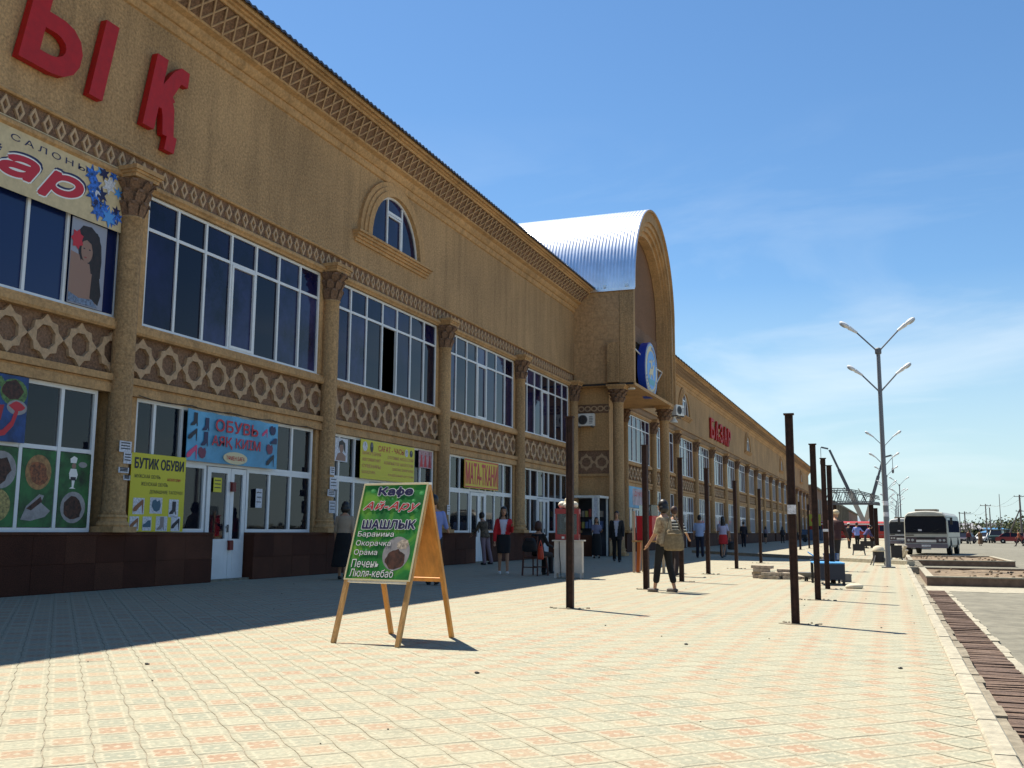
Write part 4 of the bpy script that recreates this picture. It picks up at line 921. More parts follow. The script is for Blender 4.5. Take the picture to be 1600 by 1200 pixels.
# blue banner beyond the portal
t = banner('shop_banner', 'tall blue banner on the first shop window beyond the portal', 'banner', 52.0, 56.4, 2.35, 3.5, BLU, .07)
F = fac(.07)
P(t, 'picture_print', flat([(53.0, 2.5), (56.2, 2.5), (56.2, 3.4), (53.0, 3.4)], F, .003), mat('print_mauve', (.40, .30, .36), .5, nscale=1.5, namt=.4)); P(t, 'headline', text_fit('ДҮКЕН', F, 53.4, 55.9, 2.95, 3.25, bold=.02, d=.006), REDINK)
# paper notices on the columns and doors
def notice(y, z, w_, h_, out_, label, m_=PAPER, rz=0):
    t = thing('paper_notice', label, 'notice', (FX, 0, 0), local=False, group='paper notices stuck on columns and doors'); b = MB(); c_, s_ = math.cos(rz), math.sin(rz)
    cs = [(a*c_-e*s_, a*s_+e*c_) for a, e in ((-w_/2, -h_/2), (w_/2, -h_/2), (w_/2, h_/2), (-w_/2, h_/2))]
    b.prism([(y+a, z+e) for a, e in cs], lambda u, v, d: (FX+out_+d-2.2*(u-y)**2*0, u, v), 0, .004); mk('sheet', b, m_, t)
    b = MB()
    for k in range(3): zz = z+h_*(.28-.25*k); b.quad((FX+out_+.0055, y-w_*.38, zz), (FX+out_+.0055, y+w_*.38, zz), (FX+out_+.0055, y+w_*.38, zz+.02), (FX+out_+.0055, y-w_*.38, zz+.02))
    mk('print_line', b, INK, t)
cy = 14.2
for dy, z, w_, h_, la in ((-.02, 2.52, .3, .2, 'topmost notice with slanted corner on the nearest big column'), (.05, 2.32, .2, .2, 'second notice down on the nearest big column'), (-.03, 2.1, .26, .1, 'wide narrow notice third down on the nearest big column'), (.06, 1.97, .17, .09, 'lowest small notice on the nearest big column')):
    notice(cy+dy, z, w_, h_, .315, la)
for dy, z, w_, h_, la in ((-.05, 2.5, .22, .2, 'torn white notice high on the column behind the menu board'), (.02, 2.2, .34, .3, 'curled white notice at mid height of the column behind the menu board', ), (-.06, 1.95, .36, .16, 'wide white notice on the column behind the menu board'), (.0, 1.62, .3, .3, 'square white notice lowest on the column behind the menu board')):
    notice(21.36+dy, z, w_, h_, .315, la, rz=rnd.uniform(-.12, .12))
notice(17.3, 1.98, .27, .3, -.02, 'yellow notice inside the left leaf of the white shop door', YEL)
notice(18.78, 1.75, .24, .42, -.02, 'long white notice on the pane right of the white shop door')
notice(28.27, 1.7, .22, .3, .315, 'white notice low on the column left of the fabric shop')
# two small padlock-like red boxes on the door seam
for z in (1.95, .72):
    t = thing('door_alarm', 'small dark red alarm box %s on the white shop door seam' % ('near the top' if z > 1 else 'near the bottom'), 'alarm box', (FX-.03, 17.82, z))
    b = MB(); b.box(0, .06, -.07, .05, -.09, .09); b.box(.0, .04, -.09, .07, .09, .11); mk('case', b, mat('dark_red_plastic', (.16, .012, .008), .5), t)
# sagging cable above the blue banner
t = thing('cable', 'thin black cable sagging along the top of the shoe shop window', 'cable', (FX+.05, 0, 0), local=False)
b = MB(); b.tube([(FX+.1, 14.7+k*.25, 3.52-.05*abs(math.sin(k*.55))) for k in range(26)], .008, 5); mk('wire', b, DARK, t)

# goods inside the shop windows
def shelf(y0, y1, label, seed):
    rr = random.Random(seed); t = thing('shop_shelf', label, 'shelf', (FX-1.1, y0, .02), local=False, group='stocked shelves behind the shop glass')
    b = MB()
    for z in (.5, 1.05, 1.5): b.box(FX-1.3, FX-.9, y0, y1, z, z+.03)
    for y in (y0, y1-.03): b.box(FX-1.3, FX-.9, y, y+.03, .02, 1.5)
    mk('rack', b, WOOD, t)
    for z in (1.08, 1.53):
        y = y0+.1
        while y < y1-.25:
            w_ = rr.uniform(.12, .3); h_ = rr.uniform(.08, .28); c = rr.choice([(.5, .04, .02), (.55, .22, .04), (.45, .42, .36), (.08, .12, .3), (.05, .05, .05), (.5, .45, .1)])
            b = MB(); b.box(FX-1.25, FX-.95, y, y+w_, z, z+h_); mk('goods', b, paint('goods_%d_%d_%d' % tuple(int(x*100) for x in c), c), t); y += w_+rr.uniform(.02, .2)
shelf(19.0, 20.9, 'shelf with red and yellow goods behind the glass right of the white door', 3)
shelf(15.9, 16.8, 'narrow shelf with orange goods behind the glass beside the yellow poster', 4)
shelf(22.0, 23.7, 'shelf behind the watch shop glass left of the menu board', 5)
shelf(32.6, 34.6, 'shelf behind the fabric shop glass, right of its door', 6)
shelf(36.0, 37.6, 'shelf behind the glass of the last shop before the portal', 8)

# ------------------------------------------------------------------ people
def capsule(b, p, q, r0, r1, n=10):
    p, q = Vector(p), Vector(q); d = (q-p).normalized() if (q-p).length > 1e-5 else Vector((0, 0, 1))
    b.tube([p-d*r0*.95, p-d*r0*.7, p-d*r0*.3, p, q, q+d*r1*.3, q+d*r1*.7, q+d*r1*.95], [r0*.25, r0*.7, r0*.95, r0, r1, r1*.95, r1*.7, r1*.25], n)
def loft(b, rings, n=16, cap=True):
    vs = []
    for (c, rx, ry) in rings: vs += [(c[0]+rx*math.cos(2*math.pi*k/n), c[1]+ry*math.sin(2*math.pi*k/n), c[2]) for k in range(n)]
    fs = [(i*n+k, i*n+(k+1) % n, (i+1)*n+(k+1) % n, (i+1)*n+k) for i in range(len(rings)-1) for k in range(n)]
    if cap: fs += [tuple(range(n))[::-1], tuple((len(rings)-1)*n+k for k in range(n))]
    b.add(vs, fs)
def remesh(name, b, m_, parent, vox, cut=None, it=2):
    me = bpy.data.meshes.new(name); me.from_pydata(b.v, [], b.f); me.update(); o = bpy.data.objects.new('r', me); col.objects.link(o)
    r_ = o.modifiers.new('r', 'REMESH'); r_.mode = 'VOXEL'; r_.voxel_size = vox; r_.use_smooth_shade = True
    s_ = o.modifiers.new('s', 'SMOOTH'); s_.factor = .5; s_.iterations = it
    dg = bpy.context.evaluated_depsgraph_get(); nm = bpy.data.meshes.new_from_object(o.evaluated_get(dg)); bpy.data.objects.remove(o); bpy.data.meshes.remove(me)
    if cut:
        vs = [tuple(v.co) for v in nm.vertices]; fs = [tuple(p.vertices) for p in nm.polygons]
        fs = [f for f in fs if not cut(Vector(vs[f[0]]))]; nm = bpy.data.meshes.new(name); nm.from_pydata(vs, [], fs); nm.polygons.foreach_set('use_smooth', [True]*len(fs))
    nm.name = name; nm.materials.clear(); nm.materials.append(m_)
    ob = bpy.data.objects.new(name, nm); link(ob, parent); ORI[ob.name] = Vector(); return ob
def person(label, loc, rz, H=1.68, fem=False, top=(.5, .5, .5), bottom=(.02, .02, .03), skirt=None, trouser=1.0, sleeve=1.0, jacket=None, hair='short', haircol=HAIR, shoe=DARK,
           legs=((8, 5), (-8, 10)), arms=((10, 12, 15), (-8, 12, 15)), lean=0, turn=0, vox=.016, group=None, topmat=None, cap_=None, sit=False, z=0):
    t = thing('person', label, 'person', (loc[0], loc[1], z), rz, group); s = H/1.70
    up = Matrix.Rotation(-R(lean), 4, 'X')
    hw, sw = (.095, .155) if fem else (.09, .178)
    def leg(side, th, kn):
        a, k = R(th), R(th-kn); knee = Vector((side*hw, .44*math.sin(a), -.44*math.cos(a))); ank = knee+Vector((side*.01, .41*math.sin(k), -.41*math.cos(k))); return knee, ank
    Ls = [leg(sd_, *l) for sd_, l in zip((-1, 1), legs)]
    pz = .075-min(a.z for k, a in Ls); P0 = Vector((0, 0, pz))
    U = lambda v: (P0+up @ Vector(v))*s
    g = lambda v: (P0+Vector(v))*s
    head = U((0, .015, .70)); rot = Matrix.Rotation(R(turn), 3, 'Z')
    def torso(e, z0=-.06, z1=.56):
        rr = [(-.06, .165 if fem else .155, .115), (0, .172 if fem else .16, .122), (.1, .148 if fem else .152, .108), (.2, .128 if fem else .15, .1), (.32, .148 if fem else .17, .115), (.42, .155 if fem else .182, .11), (.49, .13 if fem else .15, .085), (.54, .065, .06)]
        q = [(z_, a, c) for z_, a, c in rr if z0-.001 <= z_ <= z1]; b = MB(); vs = []; n = 16
        for z_, a, c in q: vs += [U(((a+e)*math.cos(2*math.pi*k/n), (c+e)*math.sin(2*math.pi*k/n)-.01, z_)) for k in range(n)]
        fs = [(i*n+k, i*n+(k+1) % n, (i+1)*n+(k+1) % n, (i+1)*n+k) for i in range(len(q)-1) for k in range(n)]+[tuple(range(n))[::-1], tuple((len(q)-1)*n+k for k in range(n))]
        b.add(vs, fs); return b
    A = []
    for sd_, (f, o, e) in zip((-1, 1), arms):
        sh = Vector((sd_*sw, -.01, .45)); 
        d = lambda ff, oo: Vector((sd_*math.sin(R(oo))*math.cos(R(ff)), math.sin(R(ff)), -math.cos(R(ff))*math.cos(R(oo))))
        el_ = sh+d(f, o)*.28; wr = el_+d(f+e, o*.2-e*.12)*.25; ha = wr+d(f+e, o*.1-e*.12)*.09; A.append((sh, el_, wr, ha, d(f+e, o*.1-e*.12)))
    # one continuous body
    b = torso(0); capsule(b, U((0, -.01, .5)), U((0, .0, .63)), .052*s, .05*s)
    b.ell(head, (.074*s, .093*s, .112*s), 14, 10, rot.to_3x3()); b.ell(head+rot @ Vector((0, .035, -.045))*s, (.055*s, .06*s, .07*s), 10, 8)
    b.ell(head+rot @ Vector((0, .098, -.012))*s, (.013*s, .02*s, .024*s), 8, 6)
    for sd_ in (-1, 1): b.ell(head+rot @ Vector((sd_*.075, -.005, -.01))*s, (.01*s, .018*s, .028*s), 8, 6)
    for (kn, an), sd_ in zip(Ls, (-1, 1)):
        capsule(b, g((sd_*hw*.95, 0, -.02)), g(kn), .082*s, .052*s); capsule(b, g(kn), g(an), .052*s, .033*s); b.ell(g(kn*.66+an*.34+Vector((0, -.010, 0))), (.046*s, .048*s, .10*s), 10, 8)
        capsule(b, g(an+Vector((0, .0, -.03))), g(an+Vector((0, .13, -.045))), .034*s, .028*s)
    for sh, e_, w_, h_, dd in A:
        capsule(b, U(sh), U(e_), .046*s, .037*s); capsule(b, U(e_), U(w_), .037*s, .026*s)
        side = dd.cross(Vector((0, 1, 0))); side = side.normalized() if side.length > .1 else Vector((1, 0, 0))
        capsule(b, U(w_+dd*.02), U(h_-dd*.01), .026*s, .028*s)
        for k in range(4): capsule(b, U(h_+side*(k-1.5)*.017), U(h_+side*(k-1.5)*.019+dd*(.055, .07, .066, .05)[k]+Vector((0, .012, 0))), .0095*s, .008*s, 6)
        capsule(b, U(w_+dd*.03+Vector((0, .02, 0))), U(w_+dd*.075+Vector((0, .045, 0))), .011*s, .009*s, 6)
    remesh('body', b, SKIN, t, vox*s*.8)
    tm = topmat or paint('cloth_%d_%d_%d' % tuple(int(x*100) for x in top), top, .9); bm2 = paint('cloth_%d_%d_%d' % tuple(int(x*100) for x in bottom), bottom, .9)
    def sleeves(b, e, fr):
        for sh, e_, w_, h_, dd in A:
            capsule(b, U(sh), U(e_ if fr > .45 else sh+(e_-sh)*fr*2.2), (.056+e)*s, (.046+e)*s)
            if fr > .45: capsule(b, U(e_), U(e_+(w_-e_)*min(1, (fr-.45)*1.8)), (.044+e)*s, (.033+e)*s)
    b = torso(.016, -.06 if not skirt else .02, .5); sleeves(b, .0, sleeve); remesh('shirt', b, tm, t, vox*s)
    if jacket:
        jm = paint('cloth_%d_%d_%d' % tuple(int(x*100) for x in jacket[0]), jacket[0], .9); b = torso(.034, -.06 if jacket[1] < 0 else .1, .5); sleeves(b, .012, 1.0)
        if jacket[1] < 0: loft(b, [(g((0, -.0, jacket[1])), .195*s, .155*s), (g((0, 0, -.02)), .19*s, .15*s)])
        op = jacket[2]; remesh('jacket', b, jm, t, vox*s, cut=(lambda v: op > 0 and v.y > .02 and abs(v.x) < op*s*(.4+.9*max(0, (v.z/s-pz)/.5)) and v.z/s-pz < .53))
    if skirt:
        b = MB(); hz_, fl = skirt; zz = hz_-pz; k_ = min(a.z for _, a in Ls)
        spread = max(abs(Ls[0][0].y), abs(Ls[1][0].y))
        loft(b, [(g((0, (Ls[0][0].y+Ls[1][0].y)/2*min(1, -zz/.44), zz)), (.17+fl)*s, (.13+fl*.8+spread*.8*min(1, -zz/.44))*s), (g((0, 0, zz*.4)), (.19+fl*.3)*s, (.145+spread*.2)*s), (g((0, -.01, .0)), .188*s, .14*s), (g((0, -.01, .12)), .155*s, .118*s)], 20)
        remesh('skirt', b, bm2, t, vox*s)
    else:
        b = torso(.012, -.06, .11)
        for (kn, an), sd_ in zip(Ls, (-1, 1)):
            capsule(b, g((sd_*hw, 0, -.03)), g(kn), .096*s, .066*s)
            if trouser > .5: capsule(b, g(kn+Vector((0, -.006, 0))), g(kn+(an-kn)*min(1, (trouser-.5)*2)+Vector((0, -.01, 0))), .07*s, .064*s)
        remesh('trousers', b, bm2, t, vox*s)
    for (kn, an), sd_ in zip(Ls, (-1, 1)):
        b = MB(); b.ell(g(an+Vector((0, .05, -.035))), (.046*s, .135*s, .04*s), 12, 8); b.box(*[v*s for v in (sd_*hw-.03, sd_*hw+.03)], (an.y-.06)*s, (an.y+.16)*s, (an.z+pz-.075)*s, (an.z+pz-.06)*s); mk('shoe', b, shoe, t, smooth=True)
    if hair:
        b = MB(); b.ell(head+rot @ Vector((0, -.014, .016))*s, (.09*s, .105*s, .118*s), 16, 12)
        if hair in ('long', 'bob'): b.ell(head+rot @ Vector((0, -.035, -.05))*s, (.108*s, .09*s, .098*s), 14, 10)
        if hair == 'long': 
            b.ell(head+Vector((0, -.07, -.2))*s, (.09*s, .045*s, .17*s), 12, 8)
            for sd_ in (-1, 1): b.ell(head+Vector((sd_*.085, .015, -.16))*s, (.028*s, .035*s, .14*s), 10, 8)
        if hair == 'tail': b.ell(head+Vector((0, -.13, -.06))*s, (.035*s, .04*s, .12*s), 10, 8)
        ri = rot.inverted()
        remesh('hair', b, haircol, t, .011, cut=lambda v: (lambda q: q.y > .045*s and q.z < .062*s and q.z > -.5 and abs(q.x) < .07*s)(ri @ (v-head)))
    if cap_:
        b = MB(); b.ell(head+Vector((0, -.005, .045))*s, (.1*s, .11*s, .085*s), 14, 8); b.ell(head+Vector((0, .1, .04))*s, (.075*s, .08*s, .012*s), 12, 6); mk('hat', b, cap_, t, smooth=True)
    if vox <= .0165:
        b = MB()
        for sd_ in (-1, 1): b.ell(head+rot @ Vector((sd_*.03, .083, .01))*s, (.012*s, .008*s, .006*s), 8, 6); b.bar(head+rot @ Vector((sd_*.03-.016, .09, .03))*s, head+rot @ Vector((sd_*.03+.016, .09, .03))*s, .006*s)
        mk('eyes', b, DARK, t); b = MB(); b.ell(head+rot @ Vector((0, .094, -.055))*s, (.022*s, .008*s, .006*s), 10, 6); mk('lips', b, mat('lip_colour', (.32, .08, .07), .5), t)
    t['_pz'] = pz*s
    del t['_pz']
    return t, A, U, s
CAMO = mat('mottled_brown_cloth', (.16, .12, .08), .9, nscale=16, namt=.9, c2=(.03, .022, .015))
BLOUSE = mat('beige_patterned_blouse', (.55, .44, .28), .9, nscale=10, c2=(.16, .09, .045))
LILAC = mat('mottled_pink_trousers', (.30, .20, .22), .9, nscale=14, namt=.6)
RZ = lambda dx, dy: math.atan2(-dx, dy)                 # facing +Y turned to (dx, dy)
person('woman in a red cardigan, white top and black skirt standing before the fabric shop', (-9.1, 23.5), RZ(.35, -1), 1.63, True, top=(.62, .60, .68), bottom=(.012, .012, .014), skirt=(.54, .0), jacket=((.52, .015, .02), 0, .085), hair='long', shoe=WHITED,
       legs=((7, 4), (-5, 3)), arms=((22, 12, 95), (6, 14, 12)), vox=.014)
pw, pa, pU, ps = person('woman in a beige patterned blouse and black capri trousers walking with a big shoulder bag', (-3.86, 18.0), RZ(-.93, .40), 1.62, True, bottom=(.008, .008, .009), topmat=BLOUSE, trouser=.82, sleeve=.42, hair='bob', shoe=mat('grey_shoe', (.12, .10, .09), .7),
       legs=((11, 3), (-8, 6)), arms=((16, 3, 24), (-4, 6, 22)), vox=.014)
def carried(name, label, cat, loc, rz, build, group=None):
    t = thing(name, label, cat, loc, rz, group); build(t); return t
def bag_build(c, w_, h_, d_, m_, strap=None):
    def f(t):
        b = MB(); rr = [(-1, .75), (-.85, 1), (-.2, 1.02), (.6, .82), (1, .6)]
        loft(b, [((0, 0, h_/2*z_), w_/2*k, d_/2*k) for z_, k in rr], 14); remesh('bag_body', b, m_, t, .02)
        b = MB()
        if strap: b.tube(strap, .014, 6); mk('strap', b, m_, t)
        b = MB(); b.ell((0, -d_*.35, h_*.28), (w_*.34, d_*.2, .02), 12, 6); mk('flap', b, m_, t)
    return f
OLIVE = mat('olive_canvas', (.20, .15, .085), .9, nscale=20, namt=.25)
carried('shoulder_bag', 'large olive canvas bag on the back of the woman in the beige blouse', 'bag', (-3.64, 17.84, .93), R(20), bag_build(0, .37, .38, .17, OLIVE, [(-.14, .05, .1), (-.1, .02, .3), (-.04, .1, .44), (.02, .2, .46), (.1, .1, .3), (.16, .05, .1)]))
STRIPE = bpy.data.materials.new('black_white_stripes'); STRIPE.use_nodes = True
t_ = STRIPE.node_tree; g_ = N(t_, 'ShaderNodeNewGeometry'); sp_ = N(t_, 'ShaderNodeSeparateXYZ'); m1 = N(t_, 'ShaderNodeMath', operation='MULTIPLY'); m1.inputs[1].default_value = 14; m2 = N(t_, 'ShaderNodeMath', operation='FRACT'); m3 = N(t_, 'ShaderNodeMath', operation='GREATER_THAN'); m3.inputs[1].default_value = .62
mm = N(t_, 'ShaderNodeMixRGB'); mm.inputs[1].default_value = (.015, .015, .015, 1); mm.inputs[2].default_value = (.7, .68, .6, 1); K_ = t_.links.new
K_(g_.outputs['Position'], sp_.inputs[0]); K_(sp_.outputs[2], m1.inputs[0]); K_(m1.outputs[0], m2.inputs[0]); K_(m2.outputs[0], m3.inputs[0]); K_(m3.outputs[0], mm.inputs[0]); K_(mm.outputs[0], t_.nodes['Principled BSDF'].inputs['Base Color'])
person('person in a black and white striped top half hidden behind the woman with the bag', (-5.0, 24.6), RZ(.2, 1), 1.66, False, topmat=STRIPE, bottom=(.03, .02, .02), hair='short', haircol=mat('brown_hair', (.05, .02, .012), .6), sleeve=.5, arms=((5, 15, 20), (12, 20, 40)))
person('man in a black suit and pale shirt walking forward beside the portal column', (-9.15, 34.8), RZ(.2, -1), 1.76, False, top=(.45, .44, .50), bottom=(.008, .008, .01), jacket=((.010, .010, .013), -.16, .07), legs=((12, 3), (-10, 14)), arms=((14, 10, 15), (-12, 10, 12)), vox=.016)
person('person in a grey-blue shirt and black skirt before the kiosk under the portal', (-11.15, 39.2), RZ(.4, -1), 1.60, True, top=(.17, .17, .25), bottom=(.006, .006, .008), skirt=(.12, .05), hair='long', sleeve=.4, arms=((20, 8, 85), (20, 8, 80)), legs=((2, 1), (-2, 1)))
person('woman in a beige top and long black skirt, left of the menu board', (-11.2, 19.25), RZ(-.35, 1), 1.66, True, top=(.36, .27, .19), bottom=(.006, .006, .008), skirt=(.28, .10), hair='bob', sleeve=.6, legs=((12, 3), (-14, 18)), lean=6, arms=((8, 10, 15), (-8, 10, 15)))
person('man in a blue shirt and black trousers right behind the menu board', (-8.55, 18.2), RZ(-.3, 1), 1.74, False, top=(.16, .22, .50), bottom=(.01, .01, .012), sleeve=.5, arms=((5, 10, 12), (14, 14, 60)))
person('woman in mottled brown top and pink trousers leaning at the fabric shop window', (-12.1, 29.6), RZ(-1, .5), 1.64, True, topmat=CAMO, bottom=(.20, .14, .16), hair='short', lean=14, sleeve=.9, legs=((-6, 2), (-12, 4)), arms=((40, 8, 30), (30, 12, 25)))
person('seated person in black with reddish brown hair on the wooden chair', (-8.12, 23.35), RZ(.25, 1), 1.62, True, top=(.008, .008, .01), bottom=(.012, .01, .012), hair='bob', haircol=mat('brown_hair', (.05, .02, .012), .6), legs=((80, 82), (84, 84)), arms=((35, 12, 40), (30, 12, 45)), z=0)
D = .022
far_grp = 'people far along the arcade'
person('man in a light blue shirt walking with a child along the shaded arcade', (-7.55, 42.4), RZ(-.2, 1), 1.74, top=(.34, .42, .62), bottom=(.015, .015, .03), sleeve=.4, vox=D, legs=((10, 4), (-12, 14)), group=far_grp)
person('small child in grey beside the man in the light blue shirt', (-8.35, 41.9), RZ(-.2, 1), 1.15, top=(.25, .25, .34), bottom=(.03, .04, .09), vox=D, group=far_grp)
person('man in a white shirt just right of the man in light blue', (-6.9, 44.5), RZ(0, 1), 1.72, top=(.42, .42, .50), bottom=(.02, .02, .03), sleeve=.4, vox=D, group=far_grp)
person('woman in a white top and bright red short skirt walking in the shade', (-6.6, 42.6), RZ(.1, 1), 1.62, True, top=(.50, .46, .60), bottom=(.60, .03, .03), skirt=(.60, .02), hair='long', sleeve=.3, vox=.018, legs=((12, 4), (-14, 18)), arms=((30, 20, 90), (8, 24, 12)), group=far_grp)
carried('handbag', 'black handbag swinging from the hand of the woman in the red skirt', 'bag', (-6.22, 42.4, .52), 0, bag_build(0, .36, .34, .16, DARK, [(-.1, 0, .12), (-.06, 0, .32), (.06, 0, .32), (.1, 0, .12)]))
person('man in dark clothes standing with his back to the camera further down the arcade', (-9.98, 73.9), 0, 1.80, top=(.02, .022, .035), bottom=(.012, .012, .02), vox=D, group=far_grp)
person('woman in a grey top left of the pair far down the arcade', (-14.0+2.6, 100), RZ(.2, 1), 1.62, True, top=(.22, .2, .25), bottom=(.02, .02, .02), skirt=(.6, 0), vox=.03, hair='long', group=far_grp)
person('woman in black right of the pair far down the arcade', (-10.2, 104), RZ(-.2, 1), 1.62, True, top=(.03, .03, .04), bottom=(.02, .02, .02), vox=.03, hair='long', group=far_grp)
person('farthest dark figure in the arcade bending over a cart', (-10.4, 118), RZ(1, .2), 1.68, top=(.03, .03, .03), bottom=(.02, .02, .02), lean=20, vox=.03, group=far_grp)
person('worker in a cream hat and dark red jacket standing behind the low blue table', (-1.52, 30.2), RZ(.3, 1), 1.72, top=(.13, .025, .025), bottom=(.02, .018, .02), jacket=((.05, .02, .02), -.05, 0), hair=None, cap_=mat('cream_cloth_cap', (.55, .45, .30), .9), lean=14, arms=((25, 18, 40), (25, 18, 40)), vox=.018)
grp = 'men standing together on the sunny pavement'
person('man in a dark suit with white cap, leftmost of the three men', (-2.72, 73.4), RZ(.6, 1), 1.74, top=(.02, .02, .03), bottom=(.012, .012, .016), vox=D, cap_=WHITED, group=grp)
person('man in a bright blue and white shirt, middle of the three men', (-2.18, 73.0), RZ(.3, 1), 1.76, top=(.20, .28, .68), bottom=(.01, .01, .014), vox=D, arms=((10, 30, 60), (40, 30, 40)), group=grp)
person('man bending in a dark blue top, rightmost of the three men', (-1.72, 75.5), RZ(1, .3), 1.72, top=(.07, .07, .20), bottom=(.03, .03, .04), lean=35, vox=D, arms=((50, 10, 20), (50, 10, 20)), group=grp)
grp = 'pedestrians crossing the car park'
person('pedestrian in a dark red top near the parked cars', (8.9, 135), RZ(.3, -1), 1.7, top=(.14, .03, .03), bottom=(.02, .02, .02), vox=.03, legs=((14, 4), (-14, 10)), group=grp, z=-.2)
person('pedestrian in a long brown coat beside the dark red one', (8.9, 118), RZ(.3, 1), 1.65, True, top=(.16, .09, .04), bottom=(.14, .08, .04), skirt=(.2, .1), vox=.03, group=grp, z=-.2)
person('man in a rust-coloured shirt striding at the right edge of the car park', (12.5, 117), RZ(-1, .2), 1.75, top=(.34, .10, .05), bottom=(.05, .03, .03), vox=.03, legs=((24, 4), (-24, 8)), arms=((-24, 10, 10), (24, 10, 20)), group=grp, z=-.2)

# ------------------------------------------------------------------ cafe menu board
t = thing('menu_board', 'folding wooden A-frame board with a green cafe menu poster on sunny paving', 'menu board', (-4.635, 9.0, 0), R(-6))
HW, HD, AZ = .365, .50, 1.535; SL_ = math.hypot(HD, AZ)
ff = lambda sgn: (lambda u, v, d=0: (u, sgn*(HD-(v*HD/SL_))+sgn*d*AZ/SL_, v*AZ/SL_+d*HD/SL_))
FF, FB = ff(-1), ff(1)
for sg, fn_ in ((-1, FF), (1, FB)):
    for sx_ in (-1, 1):
        b = MB(); b.prism([(sx_*HW-.022, 0), (sx_*HW+.022, 0), (sx_*(HW-.005)+.022, SL_-.01), (sx_*(HW-.005)-.022, SL_-.01)], fn_, -.018, .018); mk('leg', b, WOOD if sg < 0 else PLY, t)
    b = MB(); v0, v1 = .63, SL_-.02
    b.prism([(-HW+.02, v0+.01), (HW-.02, v0+.01), (HW-.02, v1), (-HW+.02, v1)], fn_, -.006 if sg > 0 else .019, .006 if sg > 0 else .026); mk('panel', b, PLY, t)
    b = MB(); b.prism([(-HW+.022, v0-.035), (HW-.022, v0-.035), (HW-.022, v0), (-HW+.022, v0)], fn_, -.012, .018); mk('rail', b, PLY if sg > 0 else WHITED, t)
b = MB(); b.box(-HW-.02, HW+.02, -.03, .03, AZ-.01, AZ+.012); mk('top_rail', b, WHITED, t)
v0, v1 = .62, SL_-.012; PWf = lambda k: -HW-.012+k*(2*HW+.024)
GP = bpy.data.materials.new('green_menu_print'); GP.use_nodes = True; q_ = GP.node_tree; K_ = q_.links.new; tcn = N(q_, 'ShaderNodeTexCoord'); n1_ = N(q_, 'ShaderNodeTexNoise'); n1_.inputs['Scale'].default_value = 3.2; n1_.inputs['Detail'].default_value = 3; n1_.inputs['Distortion'].default_value = 1.2
r_ = N(q_, 'ShaderNodeValToRGB'); r_.color_ramp.elements[0].position = .3; r_.color_ramp.elements[0].color = (.006, .085, .02, 1); r_.color_ramp.elements[1].position = .72; r_.color_ramp.elements[1].color = (.20, .42, .035, 1); e_ = r_.color_ramp.elements.new(.5); e_.color = (.02, .21, .035, 1)
K_(tcn.outputs['Object'], n1_.inputs[0]); K_(n1_.outputs[0], r_.inputs[0]); K_(r_.outputs[0], q_.nodes['Principled BSDF'].inputs['Base Color']); q_.nodes['Principled BSDF'].inputs['Roughness'].default_value = .45
b = MB(); b.prism([(PWf(0), v0), (PWf(1), v0), (PWf(1), v1), (PWf(0), v1)], FF, .027, .031); poster = mk('poster', b, GP, t)
b = MB(); b.ring([(PWf(0)-.006, v0-.008), (PWf(1)+.006, v0-.008), (PWf(1)+.006, v1+.006), (PWf(0)-.006, v1+.006)], [(PWf(0)+.01, v0+.006), (PWf(1)-.01, v0+.006), (PWf(1)-.01, v1-.01), (PWf(0)+.01, v1-.01)], FF, .026, .036); mk('poster_edge', b, GOLD, t)
X_ = lambda a: PWf(a); Y_ = lambda a: v0+(v1-v0)*a
def words(s_, a0, a1, c0, c1, fill, line, bold=.02, shear=0, ol=.009):
    wt = bold*.35
    b = text_fit(s_, FF, X_(a0)-ol, X_(a1)+ol, Y_(c0)-ol, Y_(c1)+ol, wt=wt+ol, shear=shear, spacing=1.06 if shear else 1, d=.0325); mk('lettering_outline', b, line, t)
    b = text_fit(s_, FF, X_(a0), X_(a1), Y_(c0), Y_(c1), wt=wt, shear=shear, spacing=1.06 if shear else 1, d=.0345); mk('lettering', b, fill, t)
def disc(a, c, ra, rc, m_, d, nm='plate_print', jit=0):
    b = MB(); pts = circ(X_(a), Y_(c), ra, rc, 26) if not jit else blob(X_(a), Y_(c), ra, rc, 22, jit); flat(pts, FF, d, b); mk(nm, b, m_, t)
disc(.72, .27, .155, .17, PLATE, .0315); disc(.72, .21, .11, .10, MEAT, .0318, 'food_print', .12); disc(.8, .36, .07, .05, mat('print_onion', (.42, .34, .26), .5, nscale=30, namt=.6), .0319, 'food_print', .2)
for a, c, r0 in ((.16, .93, .03), (.93, .9, .03), (.83, .82, .022), (.9, .72, .026), (.62, .82, .02), (.5, .84, .018), (.88, .55, .02), (.3, .55, .02), (.25, .3, .014), (.14, .5, .02), (.93, .62, .018), (.55, .47, .02)):
    disc(a, c, r0, r0*.8, mat('dew_print', (.06, .33, .09), .3), .0314, 'dew_print'); disc(a-.008, c+.006, r0*.6, r0*.45, mat('dew_shine_print', (.16, .5, .17), .3), .0316, 'dew_print')
words('Кафе', .25, .80, .855, .968, NAVYINK, WINK, .02, ol=.007)
words('Ай-Ару', .06, .94, .70, .815, mat('red_script_print', (.48, .03, .03), .5), WINK, .008, .3, ol=.006)
words('ШАШЛЫК', .10, .93, .52, .615, NAVYINK, WINK, .014, ol=.007)
for k, (s_, a1, c0, c1) in enumerate((('Баранина', .63, .425, .495), ('Окорачка', .61, .33, .4), ('Орама', .43, .235, .305), ('Печень', .49, .12, .205), ('Люля-кебаб', .74, .025, .105))):
    words(s_, .065, a1, c0, c1, WINK, INK, .0, ol=.0035)

